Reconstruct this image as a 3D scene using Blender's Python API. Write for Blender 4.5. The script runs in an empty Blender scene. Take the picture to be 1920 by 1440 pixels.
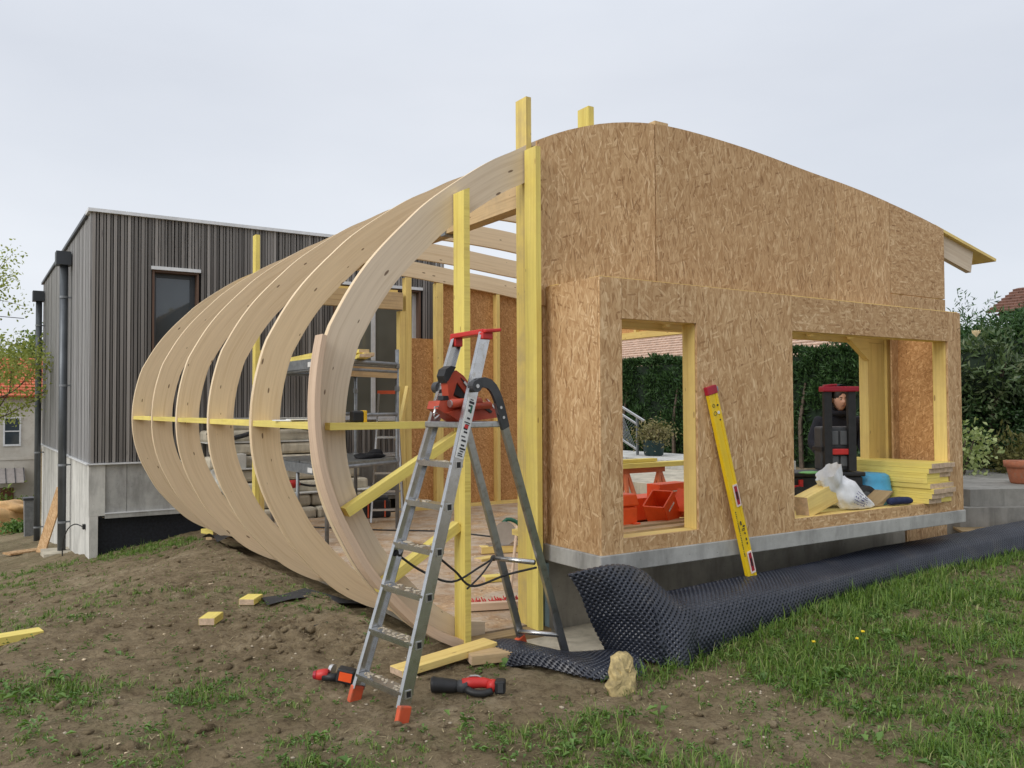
import bpy, math, random
import numpy as np
from mathutils import Vector, Matrix

random.seed(7)
RNG = np.random.default_rng(11)
scene = bpy.context.scene
COL = scene.collection

# ------------------------------------------------------------------ camera
cam_d = bpy.data.cameras.new('camera')
cam_d.sensor_width = 36.0
cam_d.lens = 29.72
cam_d.clip_start = 0.05
cam_d.clip_end = 1500
cam = bpy.data.objects.new('camera', cam_d)
COL.objects.link(cam)
yaw, pitch, roll = math.radians(33.0856), math.radians(1.5484), math.radians(-0.2896)
fw = Vector((math.sin(yaw) * math.cos(pitch), math.cos(yaw) * math.cos(pitch), math.sin(pitch)))
rt = Vector((math.cos(yaw), -math.sin(yaw), 0))
up = rt.cross(fw)
r2 = rt * math.cos(roll) + up * math.sin(roll)
u2 = -rt * math.sin(roll) + up * math.cos(roll)
M = Matrix((r2, u2, -fw)).transposed().to_4x4()
M.translation = Vector((0, 0, 1.65))
cam.matrix_world = M
scene.camera = cam

# ------------------------------------------------------------------ world, overcast sky
SUN_DIR = Vector((-0.84, -0.14, 0.53)).normalized()
world = bpy.data.worlds.new('World')
scene.world = world
world.use_nodes = True
wn, wl = world.node_tree.nodes, world.node_tree.links
wn.clear()
w_out = wn.new('ShaderNodeOutputWorld')
w_bg = wn.new('ShaderNodeBackground')
w_bg.inputs['Strength'].default_value = 0.1
w_sky = wn.new('ShaderNodeTexSky')
w_sky.sky_type = 'NISHITA'
w_sky.sun_disc = False
w_sky.sun_elevation = math.asin(SUN_DIR.z)
w_sky.sun_rotation = math.atan2(SUN_DIR.x, SUN_DIR.y)
w_sky.dust_density = 3.0
w_hs = wn.new('ShaderNodeHueSaturation')
w_hs.inputs['Saturation'].default_value = 0.35
w_tc = wn.new('ShaderNodeTexCoord')
w_map = wn.new('ShaderNodeMapping')
w_map.inputs['Scale'].default_value = (1.2, 1.2, 3.5)
w_nz = wn.new('ShaderNodeTexNoise')
w_nz.inputs['Scale'].default_value = 1.3
w_nz.inputs['Detail'].default_value = 5.0
w_nz.inputs['Roughness'].default_value = 0.5
w_rp = wn.new('ShaderNodeValToRGB')
w_rp.color_ramp.elements[0].position = 0.3
w_rp.color_ramp.elements[0].color = (0.575, 0.615, 0.685, 1)
w_rp.color_ramp.elements[1].position = 0.72
w_rp.color_ramp.elements[1].color = (0.685, 0.718, 0.775, 1)
# the cloud deck is a little paler towards the horizon and brighter overhead
w_sep = wn.new('ShaderNodeSeparateXYZ')
w_r2 = wn.new('ShaderNodeValToRGB')
cr = w_r2.color_ramp
cr.elements[0].position = 0.0
cr.elements[0].color = (1.12, 1.11, 1.08, 1)
cr.elements[1].position = 1.0
cr.elements[1].color = (1.75, 1.70, 1.64, 1)
e = cr.elements.new(0.14)
e.color = (1.08, 1.08, 1.07, 1)
e = cr.elements.new(0.36)
e.color = (0.97, 0.97, 0.98, 1)
e = cr.elements.new(0.55)
e.color = (1.15, 1.15, 1.15, 1)
w_mul = wn.new('ShaderNodeMix')
w_mul.data_type = 'RGBA'
w_mul.blend_type = 'MULTIPLY'
w_mul.inputs['Factor'].default_value = 1.0
w_sc = wn.new('ShaderNodeVectorMath')
w_sc.operation = 'SCALE'
w_sc.inputs['Scale'].default_value = 10.0
w_mix = wn.new('ShaderNodeMix')
w_mix.data_type = 'RGBA'
w_mix.inputs['Factor'].default_value = 0.93
wl.new(w_sky.outputs[0], w_hs.inputs['Color'])
wl.new(w_tc.outputs['Generated'], w_map.inputs['Vector'])
wl.new(w_map.outputs[0], w_nz.inputs['Vector'])
wl.new(w_nz.outputs['Fac'], w_rp.inputs['Fac'])
wl.new(w_tc.outputs['Generated'], w_sep.inputs[0])
wl.new(w_sep.outputs['Z'], w_r2.inputs['Fac'])
wl.new(w_rp.outputs['Color'], w_mul.inputs[6])
wl.new(w_r2.outputs['Color'], w_mul.inputs[7])
wl.new(w_mul.outputs[2], w_sc.inputs[0])
wl.new(w_hs.outputs['Color'], w_mix.inputs[6])
wl.new(w_sc.outputs[0], w_mix.inputs[7])
wl.new(w_mix.outputs[2], w_bg.inputs['Color'])
wl.new(w_bg.outputs[0], w_out.inputs[0])

sun_d = bpy.data.lights.new('sun', 'SUN')
sun_d.energy = 1.5
sun_d.angle = math.radians(35)
sun_d.color = (1.0, 0.965, 0.91)
sun = bpy.data.objects.new('sun', sun_d)
COL.objects.link(sun)
sun.rotation_euler = SUN_DIR.to_track_quat('Z', 'Y').to_euler()

vs = scene.view_settings
vs.view_transform = 'Standard'
vs.look = 'None'
vs.exposure = 0.25
vs.gamma = 1.0
vs.use_curve_mapping = False
scene.render.engine = 'CYCLES'
scene.cycles.max_bounces = 6
scene.cycles.use_denoising = True

# ------------------------------------------------------------------ helpers: objects
def finish(o, parent, local):
    COL.objects.link(o)
    if parent is not None:
        o.parent = parent
        if not local:
            off = Vector((0, 0, 0))
            p = parent
            while p is not None:
                off += p.location
                p = p.parent
            o.location = -off
    return o

def tag(o, label=None, cat=None, group=None, kind=None):
    if label: o['label'] = label
    if cat: o['category'] = cat
    if group: o['group'] = group
    if kind: o['kind'] = kind
    return o

def thing(name, loc, label, cat, group=None, rz=0.0):
    o = bpy.data.objects.new(name, None)
    o.empty_display_size = 0.1
    COL.objects.link(o)
    o.location = loc
    o.rotation_euler = (0, 0, rz)
    return tag(o, label, cat, group)

def copy_tree(o, parent=None):
    c = o.copy()
    COL.objects.link(c)
    if parent is not None: c.parent = parent
    for ch in list(o.children): copy_tree(ch, c)
    return c

class MB:
    def __init__(s, panel=False):
        s.v, s.f, s.uv, s.m = [], [], [], []
        s.panel = panel
    def poly(s, pts, uvs=None, m=0):
        i = len(s.v)
        s.v += [tuple(p) for p in pts]
        s.f.append(tuple(range(i, i + len(pts))))
        s.uv.append(uvs if uvs else [(p[0], p[2]) for p in pts])
        s.m.append(m)
    def box(s, c, sz, R=None, m=0, taper=1.0):
        # u of the uv runs along the longest side, in metres
        hx, hy, hz = sz[0] / 2, sz[1] / 2, sz[2] / 2
        L = max(range(3), key=lambda k: sz[k])
        o0, o1 = random.random() * 7, random.random() * 7
        c = Vector(c)
        P = {}
        for a in (-1, 1):
            for b in (-1, 1):
                for d in (-1, 1):
                    k = taper if d > 0 else 1.0
                    p = Vector((a * hx * k, b * hy * k, d * hz))
                    P[(a, b, d)] = (p, (c + (R @ p)) if R else (c + p))
        base = len(s.v)
        idx = {}
        for k, (q, wp) in P.items():
            idx[k] = len(s.v)
            s.v.append(tuple(wp))
        F = [((-1,-1,-1),(-1,-1,1),(-1,1,1),(-1,1,-1)), ((1,-1,-1),(1,1,-1),(1,1,1),(1,-1,1)),
             ((-1,-1,-1),(1,-1,-1),(1,-1,1),(-1,-1,1)), ((-1,1,-1),(-1,1,1),(1,1,1),(1,1,-1)),
             ((-1,-1,-1),(-1,1,-1),(1,1,-1),(1,-1,-1)), ((-1,-1,1),(1,-1,1),(1,1,1),(-1,1,1))]
        for fi, f in enumerate(F):
            ax = [0, 1, 2]
            ax.remove(fi // 2)
            if ax[1] == L and not s.panel: ax.reverse()
            s.f.append(tuple(idx[k] for k in f))
            s.uv.append([(P[k][0][ax[0]] + o0 + fi * .37, P[k][0][ax[1]] + o1 + fi * .61) for k in f])
            s.m.append(m)
    def beam(s, p0, p1, w, h, upv=(0, 0, 1), m=0):
        p0, p1 = Vector(p0), Vector(p1)
        d = p1 - p0
        L = d.length
        x = d / L
        u = Vector(upv)
        y = u.cross(x)
        if y.length < 1e-4: y = Vector((0, 1, 0)).cross(x)
        y.normalize()
        z = x.cross(y)
        R = Matrix((x, y, z)).transposed()
        s.box((p0 + p1) / 2, (L, w, h), R, m)
    def cbox(s, x0, x1, y0, y1, z0, z1, m=0):
        s.box(((x0+x1)/2, (y0+y1)/2, (z0+z1)/2), (abs(x1-x0), abs(y1-y0), abs(z1-z0)), None, m)
    def prism(s, pts, y0, y1, m=0, axis='Y'):
        # polygon in (x,z), extruded along y (or in (y,z) along x, or (x,y) along z)
        def P(a, b, t):
            return (a, t, b) if axis == 'Y' else ((t, a, b) if axis == 'X' else (a, b, t))
        n = len(pts)
        o = random.random() * 5
        area = sum(pts[i][0] * pts[(i+1) % n][1] - pts[(i+1) % n][0] * pts[i][1] for i in range(n))
        flip = (area < 0) if axis == 'Y' else (area > 0)
        q = list(reversed(pts)) if flip else list(pts)
        # q oriented so that the y0 face looks outwards
        s.poly([P(a, b, y0) for a, b in (q if axis != 'Y' else q)], [(a + o, b + o) for a, b in q], m)
        s.poly([P(a, b, y1) for a, b in reversed(q)], [(a + o, b + o) for a, b in reversed(q)], m)
        L = 0.0
        for i in range(n):
            a, b = q[i], q[(i+1) % n]
            l = math.hypot(b[0]-a[0], b[1]-a[1])
            s.poly([P(*a, y0), P(*a, y1), P(*b, y1), P(*b, y0)], [(L + o, o), (L + o, o + abs(y1-y0)), (L + l + o, o + abs(y1-y0)), (L + l + o, o)], m)
            L += l
    def tube(s, pts, r, n=8, m=0, cap=True, closed=False):
        pts = [Vector(p) for p in pts]
        N = len(pts)
        rs = r if isinstance(r, (list, tuple)) else [r] * N
        base = len(s.v)
        ref = None
        L = 0
        Ls = []
        for i, p in enumerate(pts):
            if closed: t = pts[(i+1) % N] - pts[i-1]
            else: t = pts[min(i+1, N-1)] - pts[max(i-1, 0)]
            t.normalize()
            if ref is None:
                ref = Vector((0, 0, 1)) if abs(t.z) < .9 else Vector((1, 0, 0))
            a = (ref - t * ref.dot(t)).normalized()
            ref = a
            b = t.cross(a)
            for k in range(n):
                an = 2 * math.pi * k / n
                s.v.append(tuple(p + (a * math.cos(an) + b * math.sin(an)) * rs[i]))
            if i: L += (pts[i] - pts[i-1]).length
            Ls.append(L)
        for i in range(N if closed else N - 1):
            j = (i + 1) % N
            for k in range(n):
                k2 = (k + 1) % n
                s.f.append((base + i*n + k, base + i*n + k2, base + j*n + k2, base + j*n + k))
                s.uv.append([(Ls[i], k/n), (Ls[i], (k+1)/n), (Ls[j], (k+1)/n), (Ls[j], k/n)])
                s.m.append(m)
        if cap and not closed:
            for i, rev in ((0, True), (N-1, False)):
                f = [base + i*n + k for k in range(n)]
                if rev: f.reverse()
                s.f.append(tuple(f))
                s.uv.append([(0, 0)] * n)
                s.m.append(m)
    def lathe(s, prof, c, n=16, m=0):
        s.tube([(c[0], c[1], c[2] + z) for r, z in prof], [max(r, 1e-4) for r, z in prof], n, m)
    def lump(s, c, r, m=0, seed=0, rough=.25, n=(10, 7), R=None, boxy=0.0):
        rg = random.Random(seed)
        ph = [(rg.uniform(1, 3), rg.uniform(0, 6), rg.uniform(1, 3), rg.uniform(0, 6)) for _ in range(4)]
        base = len(s.v)
        nu, nv = n
        for j in range(nv + 1):
            th = math.pi * j / nv
            for i in range(nu):
                a = 2 * math.pi * i / nu
                d = Vector((math.sin(th)*math.cos(a), math.sin(th)*math.sin(a), math.cos(th)))
                k = 1 + rough * sum(math.sin(p[0]*d.x*2 + p[1]) * math.cos(p[2]*d.y*2 + d.z*2 + p[3]) for p in ph) / 2.5
                if boxy:
                    k *= (1 - boxy) + boxy / max(abs(d.x), abs(d.y), abs(d.z))
                p = Vector((d.x*r[0]*k, d.y*r[1]*k, d.z*r[2]*k))
                if R: p = R @ p
                s.v.append(tuple(Vector(c) + p))
        for j in range(nv):
            for i in range(nu):
                i2 = (i+1) % nu
                s.f.append((base + j*nu + i, base + (j+1)*nu + i, base + (j+1)*nu + i2, base + j*nu + i2))
                s.uv.append([(i/nu, j/nv), (i/nu, (j+1)/nv), ((i+1)/nu, (j+1)/nv), ((i+1)/nu, j/nv)])
                s.m.append(m)
    def grid(s, P, m=0, uvs=None, flip=False):
        # P: rows x cols array of points
        nr, nc = len(P), len(P[0])
        base = len(s.v)
        for row in P:
            for p in row: s.v.append(tuple(p))
        for j in range(nr-1):
            for i in range(nc-1):
                q = (base + j*nc + i, base + j*nc + i+1, base + (j+1)*nc + i+1, base + (j+1)*nc + i)
                if flip: q = q[::-1]
                s.f.append(q)
                s.uv.append([(i/(nc-1), j/(nr-1)), ((i+1)/(nc-1), j/(nr-1)), ((i+1)/(nc-1), (j+1)/(nr-1)), (i/(nc-1), (j+1)/(nr-1))])
                s.m.append(m)
    def mesh(s, name, mats, smooth=False):
        me = bpy.data.meshes.new(name)
        me.from_pydata(s.v, [], s.f)
        uvl = me.uv_layers.new(name='UVMap')
        flat = [c for f in s.uv for uv in f for c in uv]
        uvl.data.foreach_set('uv', flat)
        me.polygons.foreach_set('material_index', s.m)
        for mt in (mats if isinstance(mats, (list, tuple)) else [mats]): me.materials.append(mt)
        if smooth: me.polygons.foreach_set('use_smooth', [True] * len(me.polygons))
        me.update()
        return me
    def build(s, name, mats, parent=None, local=False, smooth=False, bevel=0.0, loc=None):
        o = bpy.data.objects.new(name, s.mesh(name, mats, smooth))
        finish(o, parent, local)
        if loc is not None: o.location = loc
        if bevel:
            b = o.modifiers.new('bevel', 'BEVEL')
            b.width = bevel
            b.segments = 2
            b.limit_method = 'ANGLE'
        return o

def fast_mesh(name, V, F, mats, smooth=False, uv=None, attr=None):
    # numpy mesh; F is an (n,k) array with one k
    me = bpy.data.meshes.new(name)
    n, k = F.shape
    me.vertices.add(len(V))
    me.vertices.foreach_set('co', V.astype(np.float32).ravel())
    me.loops.add(n * k)
    me.loops.foreach_set('vertex_index', F.astype(np.int32).ravel())
    me.polygons.add(n)
    me.polygons.foreach_set('loop_start', np.arange(0, n*k, k, dtype=np.int32))
    me.polygons.foreach_set('loop_total', np.full(n, k, dtype=np.int32))
    if smooth: me.polygons.foreach_set('use_smooth', np.ones(n, dtype=bool))
    if attr is not None:
        a = me.attributes.new('cover', 'FLOAT', 'POINT')
        a.data.foreach_set('value', attr.astype(np.float32))
    for mt in (mats if isinstance(mats, (list, tuple)) else [mats]): me.materials.append(mt)
    me.update(calc_edges=True)
    me.validate()
    return me

def mobj(name, me, parent=None, local=False):
    return finish(bpy.data.objects.new(name, me), parent, local)

def rotz(a): return Matrix.Rotation(a, 3, 'Z')

def smooth_curve(pts, n):
    # Catmull-Rom through pts, n points evenly by arc length
    P = np.array(pts, float)
    Q = np.vstack([2*P[0]-P[1], P, 2*P[-1]-P[-2]])
    out = []
    for i in range(1, len(Q)-2):
        for t in np.linspace(0, 1, 24, endpoint=False):
            a, b, c, d = Q[i-1], Q[i], Q[i+1], Q[i+2]
            out.append(0.5*((2*b) + (c-a)*t + (2*a-5*b+4*c-d)*t*t + (-a+3*b-3*c+d)*t**3))
    out.append(Q[-2])
    out = np.array(out)
    L = np.concatenate([[0], np.cumsum(np.linalg.norm(np.diff(out, axis=0), axis=1))])
    s = np.linspace(0, L[-1], n)
    return np.stack([np.interp(s, L, out[:, k]) for k in range(P.shape[1])], 1)

# ------------------------------------------------------------------ helpers: materials
def new_mat(name, rough=0.7, metal=0.0, spec=0.4):
    m = bpy.data.materials.new(name)
    m.use_nodes = True
    nt = m.node_tree
    b = nt.nodes['Principled BSDF']
    b.inputs['Roughness'].default_value = rough
    b.inputs['Metallic'].default_value = metal
    b.inputs['Specular IOR Level'].default_value = spec
    return m, nt, b

class NT:
    def __init__(s, nt): s.nt = nt
    def n(s, t, **kw):
        nd = s.nt.nodes.new('ShaderNode' + t)
        for k, v in kw.items():
            if hasattr(nd, k): setattr(nd, k, v)
            else:
                nd.inputs[k.replace('_', ' ')].default_value = v
        return nd
    def l(s, a, b): s.nt.links.new(a, b)
    def ramp(s, fac, stops):
        r = s.nt.nodes.new('ShaderNodeValToRGB')
        el = r.color_ramp.elements
        while len(el) > 1: el.remove(el[0])
        el[0].position = stops[0][0]
        el[0].color = (*stops[0][1], 1) if len(stops[0][1]) == 3 else stops[0][1]
        for p, c in stops[1:]:
            e = el.new(p)
            e.color = (*c, 1)
        s.l(fac, r.inputs['Fac'])
        return r.outputs['Color']
    def mix(s, fac, a, b, mode='MIX'):
        m = s.nt.nodes.new('ShaderNodeMix')
        m.data_type = 'RGBA'
        m.blend_type = mode
        for k, val in ((0, fac), (6, a), (7, b)):
            if isinstance(val, (int, float)): m.inputs[k].default_value = val
            elif isinstance(val, tuple): m.inputs[k].default_value = (*val, 1)
            else: s.l(val, m.inputs[k])
        return m.outputs[2]
    def math(s, op, a, b=None):
        m = s.nt.nodes.new('ShaderNodeMath')
        m.operation = op
        for k, val in ((0, a), (1, b)):
            if val is None: continue
            if isinstance(val, (int, float)): m.inputs[k].default_value = val
            else: s.l(val, m.inputs[k])
        return m.outputs[0]
    def coords(s, kind='UV', scale=(1, 1, 1), rot=0.0, rnd=True):
        tc = s.n('TexCoord')
        mp = s.n('Mapping')
        mp.inputs['Scale'].default_value = scale
        mp.inputs['Rotation'].default_value = (0, 0, rot)
        src = tc.outputs[kind]
        if rnd:
            oi = s.n('ObjectInfo')
            sc = s.n('VectorMath', operation='SCALE')
            sc.inputs[0].default_value = (13.7, 9.1, 5.3)
            s.l(oi.outputs['Random'], sc.inputs['Scale'])
            ad = s.n('VectorMath', operation='ADD')
            s.l(src, ad.inputs[0])
            s.l(sc.outputs[0], ad.inputs[1])
            src = ad.outputs[0]
        s.l(src, mp.inputs['Vector'])
        return mp.outputs[0]
    def noise(s, vec, scale, detail=4, rough=.55, dist=0.0):
        n = s.n('TexNoise')
        n.inputs['Scale'].default_value = scale
        n.inputs['Detail'].default_value = detail
        n.inputs['Roughness'].default_value = rough
        n.inputs['Distortion'].default_value = dist
        if vec is not None: s.l(vec, n.inputs['Vector'])
        return n.outputs['Fac']
    def bump(s, h, b, strength=.3, dist=.01):
        n = s.n('Bump')
        n.inputs['Strength'].default_value = strength
        n.inputs['Distance'].default_value = dist
        s.l(h, n.inputs['Height'])
        s.l(n.outputs[0], b.inputs['Normal'])

def wood_mat(name, base, dark, knot=(.16, .085, .035), knots=1.0, var=.16, rough=.62, grain=.55, stain=None):
    m, nt, b = new_mat(name, rough, 0, .3)
    t = NT(nt)
    g = t.noise(t.coords('UV', (1.6, 62, 1)), 1.0, 6, .6, .6)
    g2 = t.noise(t.coords('UV', (.7, 16, 1)), 1.0, 3, .5, 1.2)
    c = t.ramp(t.math('ADD', t.math('MULTIPLY', g, .62), t.math('MULTIPLY', g2, .38)), [(.34, dark), (.5, base), (.68, tuple(min(.86, x*1.1) for x in base))])
    # knots: sparse little ellipses
    vo = t.n('TexVoronoi', feature='F1')
    vo.inputs['Scale'].default_value = 1.0
    t.l(t.coords('UV', (5.2, 17, 1)), vo.inputs['Vector'])
    sp = t.n('SeparateColor')
    t.l(vo.outputs['Color'], sp.inputs[0])
    size = t.math('MULTIPLY', t.math('SUBTRACT', sp.outputs[0], .40), .26 * knots)
    k = t.math('MULTIPLY', t.math('SUBTRACT', size, vo.outputs['Distance']), 38)
    kc = t.n('Clamp')
    t.l(k, kc.inputs[0])
    c = t.mix(t.math('MULTIPLY', kc.outputs[0], .85), c, knot)
    oi = t.n('ObjectInfo')
    bc = t.n('HueSaturation')
    t.l(c, bc.inputs['Color'])
    t.l(t.math('ADD', 1 - var/2, t.math('MULTIPLY', oi.outputs['Random'], var)), bc.inputs['Value'])
    # dirt and handling marks
    d = t.noise(t.coords('Object', (1, 1, 1)), 3.3, 5, .65)
    out = t.mix(t.math('MULTIPLY', t.math('GREATER_THAN', d, .66), .0), bc.outputs[0], (.3, .22, .14))
    if stain:
        out = t.mix(t.ramp(d, [(.45, (0, 0, 0)), (.75, (.7, .7, .7))]), bc.outputs[0], stain)
    t.l(out, b.inputs['Base Color'])
    t.bump(g, b, .25, .002)
    return m

def osb_mat(name, angs, bright=1.0, dusty=0.0, tint=(1, 1, 1)):
    m, nt, b = new_mat(name, .7, 0, .3)
    t = NT(nt)
    pal = [(.06, (.20, .105, .045)), (.20, (.385, .235, .115)), (.45, (.475, .315, .17)), (.72, (.54, .375, .215)), (.89, (.63, .465, .285)), (1.0, (.76, .61, .41))]
    pal = [(p, tuple(min(.85, c[i]*bright*tint[i]*(1.09, 1.025, .945)[i]) for i in range(3))) for p, c in pal]
    big = t.noise(t.coords('UV', (1, 1, 1)), 1.9, 4, .6)
    col = t.ramp(t.noise(t.coords('UV', (9, 9, 1)), 1.0, 3), [(.3, pal[1][1]), (.7, pal[2][1])])
    hgt = None
    for i, (ang, sx, sy, thr) in enumerate(angs):
        vo = t.n('TexVoronoi', feature='F1', voronoi_dimensions='2D')
        vo.inputs['Scale'].default_value = 1.0
        vo.inputs['Randomness'].default_value = 1.0
        cv = t.coords('UV', (1, 1, 1), 0)
        # bend the strands a little, turn, then stretch
        rot = t.n('VectorRotate', rotation_type='Z_AXIS')
        rot.inputs['Angle'].default_value = math.radians(-ang)
        t.l(cv, rot.inputs['Vector'])
        mp = t.n('Mapping')
        mp.inputs['Location'].default_value = (i * 3.7, i * 1.9, 0)
        mp.inputs['Scale'].default_value = (sx*1.22, sy*1.22, 1)
        t.l(rot.outputs[0], mp.inputs['Vector'])
        t.l(mp.outputs[0], vo.inputs['Vector'])
        sp = t.n('SeparateColor')
        t.l(vo.outputs['Color'], sp.inputs[0])
        sc = t.ramp(t.math('ADD', t.math('MULTIPLY', sp.outputs[0], .84), t.math('MULTIPLY', big, .22)), pal)
        mask = t.math('GREATER_THAN', sp.outputs[1], thr)
        edge = t.math('MULTIPLY', mask, t.math('LESS_THAN', vo.outputs['Distance'], .52))
        col = t.mix(t.math('MULTIPLY', edge, .82), col, sc)
        h = t.math('MULTIPLY', edge, sp.outputs[2])
        hgt = h if hgt is None else t.math('MAXIMUM', hgt, h)
    oi = t.n('ObjectInfo')
    hs = t.n('HueSaturation')
    t.l(col, hs.inputs['Color'])
    t.l(t.math('ADD', .93, t.math('MULTIPLY', oi.outputs['Random'], .12)), hs.inputs['Value'])
    out = hs.outputs[0]
    if dusty:
        d = t.noise(t.coords('Object', (1, 1, 1), rnd=False), 1.1, 7, .68)
        out = t.mix(t.ramp(d, [(.38, (0, 0, 0)), (.62, (dusty,)*3)]), out, (.26, .18, .12))
        d2 = t.noise(t.coords('Object', (1, 1, 1), rnd=False), 3.7, 7, .7)
        out = t.mix(t.ramp(d2, [(.40, (0, 0, 0)), (.62, (dusty,)*3)]), out, (.50, .42, .33))
        d3 = t.noise(t.coords('Object', (1, 1, 1), rnd=False), 26, 4, .7)
        out = t.mix(t.ramp(d3, [(.62, (0, 0, 0)), (.70, (.85,)*3)]), out, (.10, .065, .04))
    t.l(out, b.inputs['Base Color'])
    t.bump(hgt, b, .35, .003)
    return m

def plain_mat(name, col, rough=.6, metal=0.0, var=.12, scale=6.0, dirt=None, spec=.4, bump=0.0, island=False):
    m, nt, b = new_mat(name, rough, metal, spec)
    t = NT(nt)
    n = t.noise(t.coords('Object', (1, 1, 1)), scale, 5, .6)
    c = t.ramp(n, [(.3, tuple(x*(1-var) for x in col)), (.7, tuple(min(.9, x*(1+var)) for x in col))])
    if dirt:
        d = t.noise(t.coords('Object', (1, 1, 1)), scale*2.3, 6, .7)
        c = t.mix(t.ramp(d, [(.52, (0, 0, 0)), (.68, (.75,)*3)]), c, dirt)
    t.l(c, b.inputs['Base Color'])
    if bump: t.bump(n, b, bump, .01)
    return m

def concrete_mat(name, col=(.38, .37, .35), streak=False, boards=False):
    m, nt, b = new_mat(name, .85, 0, .25)
    t = NT(nt)
    co = t.coords('Object', (1, 1, 1), rnd=False)
    n1 = t.noise(co, 1.6, 6, .62)
    n2 = t.noise(co, 9, 6, .7)
    c = t.ramp(t.math('ADD', t.math('MULTIPLY', n1, .6), t.math('MULTIPLY', n2, .4)), [(.3, tuple(x*.66 for x in col)), (.5, col), (.7, tuple(min(.8, x*1.25) for x in col))])
    st = t.noise(t.coords('Object', (3, 3, .7), rnd=False), 1.6, 5, .65)
    c = t.mix(t.ramp(st, [(.46, (0, 0, 0)), (.68, (.75,)*3)]), c, tuple(x*.52 for x in col))
    # blow holes
    vo = t.n('TexVoronoi', feature='F1')
    vo.inputs['Scale'].default_value = 19
    t.l(co, vo.inputs['Vector'])
    c = t.mix(t.math('MULTIPLY', t.math('LESS_THAN', vo.outputs['Distance'], .075), .6), c, (.1, .095, .09))
    if boards:
        wv = t.noise(t.coords('Object', (1, 9, .15), rnd=False), 1.0, 2, .4)
        c = t.mix(t.ramp(wv, [(.4, (0, 0, 0)), (.6, (.3,)*3)]), c, tuple(min(.8, x*1.4) for x in col))
    t.l(c, b.inputs['Base Color'])
    t.bump(n2, b, .2, .008)
    return m

def leaf_mat(name, c0, c1, rough=.55, trans=.25, pale=None):
    m, nt, b = new_mat(name, rough, 0, .35)
    t = NT(nt)
    ge = t.n('NewGeometry')
    n = t.noise(t.coords('Object', (1, 1, 1), rnd=False), 1.3, 3, .5)
    f = t.math('ADD', t.math('MULTIPLY', ge.outputs['Random Per Island'], .7), t.math('MULTIPLY', n, .35))
    stops = [(.1, c0), (.75, c1)]
    if pale: stops.append((.93, pale))
    c = t.ramp(f, stops)
    t.l(c, b.inputs['Base Color'])
    tr = t.n('BsdfTranslucent')
    t.l(t.mix(1.0, c, (1.0, 1.1, .55), 'MULTIPLY'), tr.inputs['Color'])
    mx = t.n('MixShader')
    mx.inputs['Fac'].default_value = trans
    t.l(b.outputs[0], mx.inputs[1])
    t.l(tr.outputs[0], mx.inputs[2])
    t.l(mx.outputs[0], nt.nodes['Material Output'].inputs['Surface'])
    return m

def glass_mat(name, col=(.02, .025, .03)):
    m, nt, b = new_mat(name, .04, 0, .8)
    t = NT(nt)
    n = t.noise(t.coords('Object', (1, 1, 1), rnd=False), 1.2, 2)
    t.l(t.ramp(n, [(.3, col), (.7, tuple(x*1.6 for x in col))]), b.inputs['Base Color'])  # mottled base tone stands in for reflections in the panes
    return m

# ------------------------------------------------------------------ materials
WOOD_RIB = wood_mat('rib_wood', (.71, .555, .365), (.625, .465, .285), (.12, .065, .035), 1.15, .07)
WOOD_RIBG = wood_mat('rib_wood_grey', (.64, .53, .40), (.55, .435, .31), (.11, .065, .04), 1.15, .06)
WOOD_EDGE = wood_mat('lit_rib_edge_wood', (.76, .60, .40), (.62, .45, .27), (.3, .2, .1), .3, .05)  # rib wood made paler: light on the outer edges put into the colour
WOOD_BEND = wood_mat('bent_strip_wood', (.62, .46, .33), (.50, .35, .24), (.3, .2, .12), .4, .05)
YEL = wood_mat('yellow_timber', (.755, .62, .165), (.62, .475, .105), (.33, .21, .06), 1.0, .16, stain=(.60, .46, .15))
YEL2 = wood_mat('warm_yellow_timber', (.745, .565, .20), (.63, .44, .13), (.30, .17, .07), 1.1, .16, stain=(.60, .42, .16))
YELDUST = wood_mat('worn_yellow_timber', (.70, .54, .16), (.52, .38, .11), (.30, .19, .07), .8, .2, stain=(.42, .32, .19))
WOOD_RAW = wood_mat('raw_timber', (.56, .40, .215), (.40, .265, .13), (.2, .12, .06), .9, .16, stain=(.33, .25, .16))
WOOD_DARK = wood_mat('damp_timber', (.34, .24, .12), (.2, .135, .065), (.1, .06, .03), .7, .15, stain=(.13, .1, .07))
END = plain_mat('cut_end_wood', (.52, .385, .27), .75, var=.25, scale=26)
GREYCLAD = wood_mat('weathered_cladding', (.215, .200, .186), (.115, .107, .100), (.045, .04, .04), .6, .85, .75)
SIDECLAD = wood_mat('weathered_cladding_lit_side', (.285, .28, .275), (.185, .18, .176), (.12, .11, .10), .4, .4, .75)  # same weathered boards, painted paler for the brighter lit side
OSB_V = osb_mat('strand_board_upright', [(80, 6.5, 32, .42), (108, 8, 42, .45), (58, 8, 44, .60), (92, 6.5, 38, .5), (132, 9, 50, .72), (72, 10, 62, .64), (18, 10, 50, .86), (100, 9, 66, .70)], 1.0)
OSB_M = osb_mat('strand_board_mixed', [(66, 7, 34, .42), (112, 7.5, 42, .45), (35, 8, 46, .66), (90, 7, 42, .5), (145, 9, 50, .72), (5, 10, 50, .84), (78, 10, 62, .68)], .95)
OSB_H = osb_mat('strand_board_flat', [(8, 12, 48, .42), (165, 11, 46, .45), (40, 12, 50, .55), (140, 12, 48, .6), (0, 12, 46, .55), (95, 14, 56, .78)], .98)
OSB_FLAT = osb_mat('pale_strand_board', [(75, 12, 60, .42), (100, 12, 60, .5), (120, 12, 60, .6)], 1.15)
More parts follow.
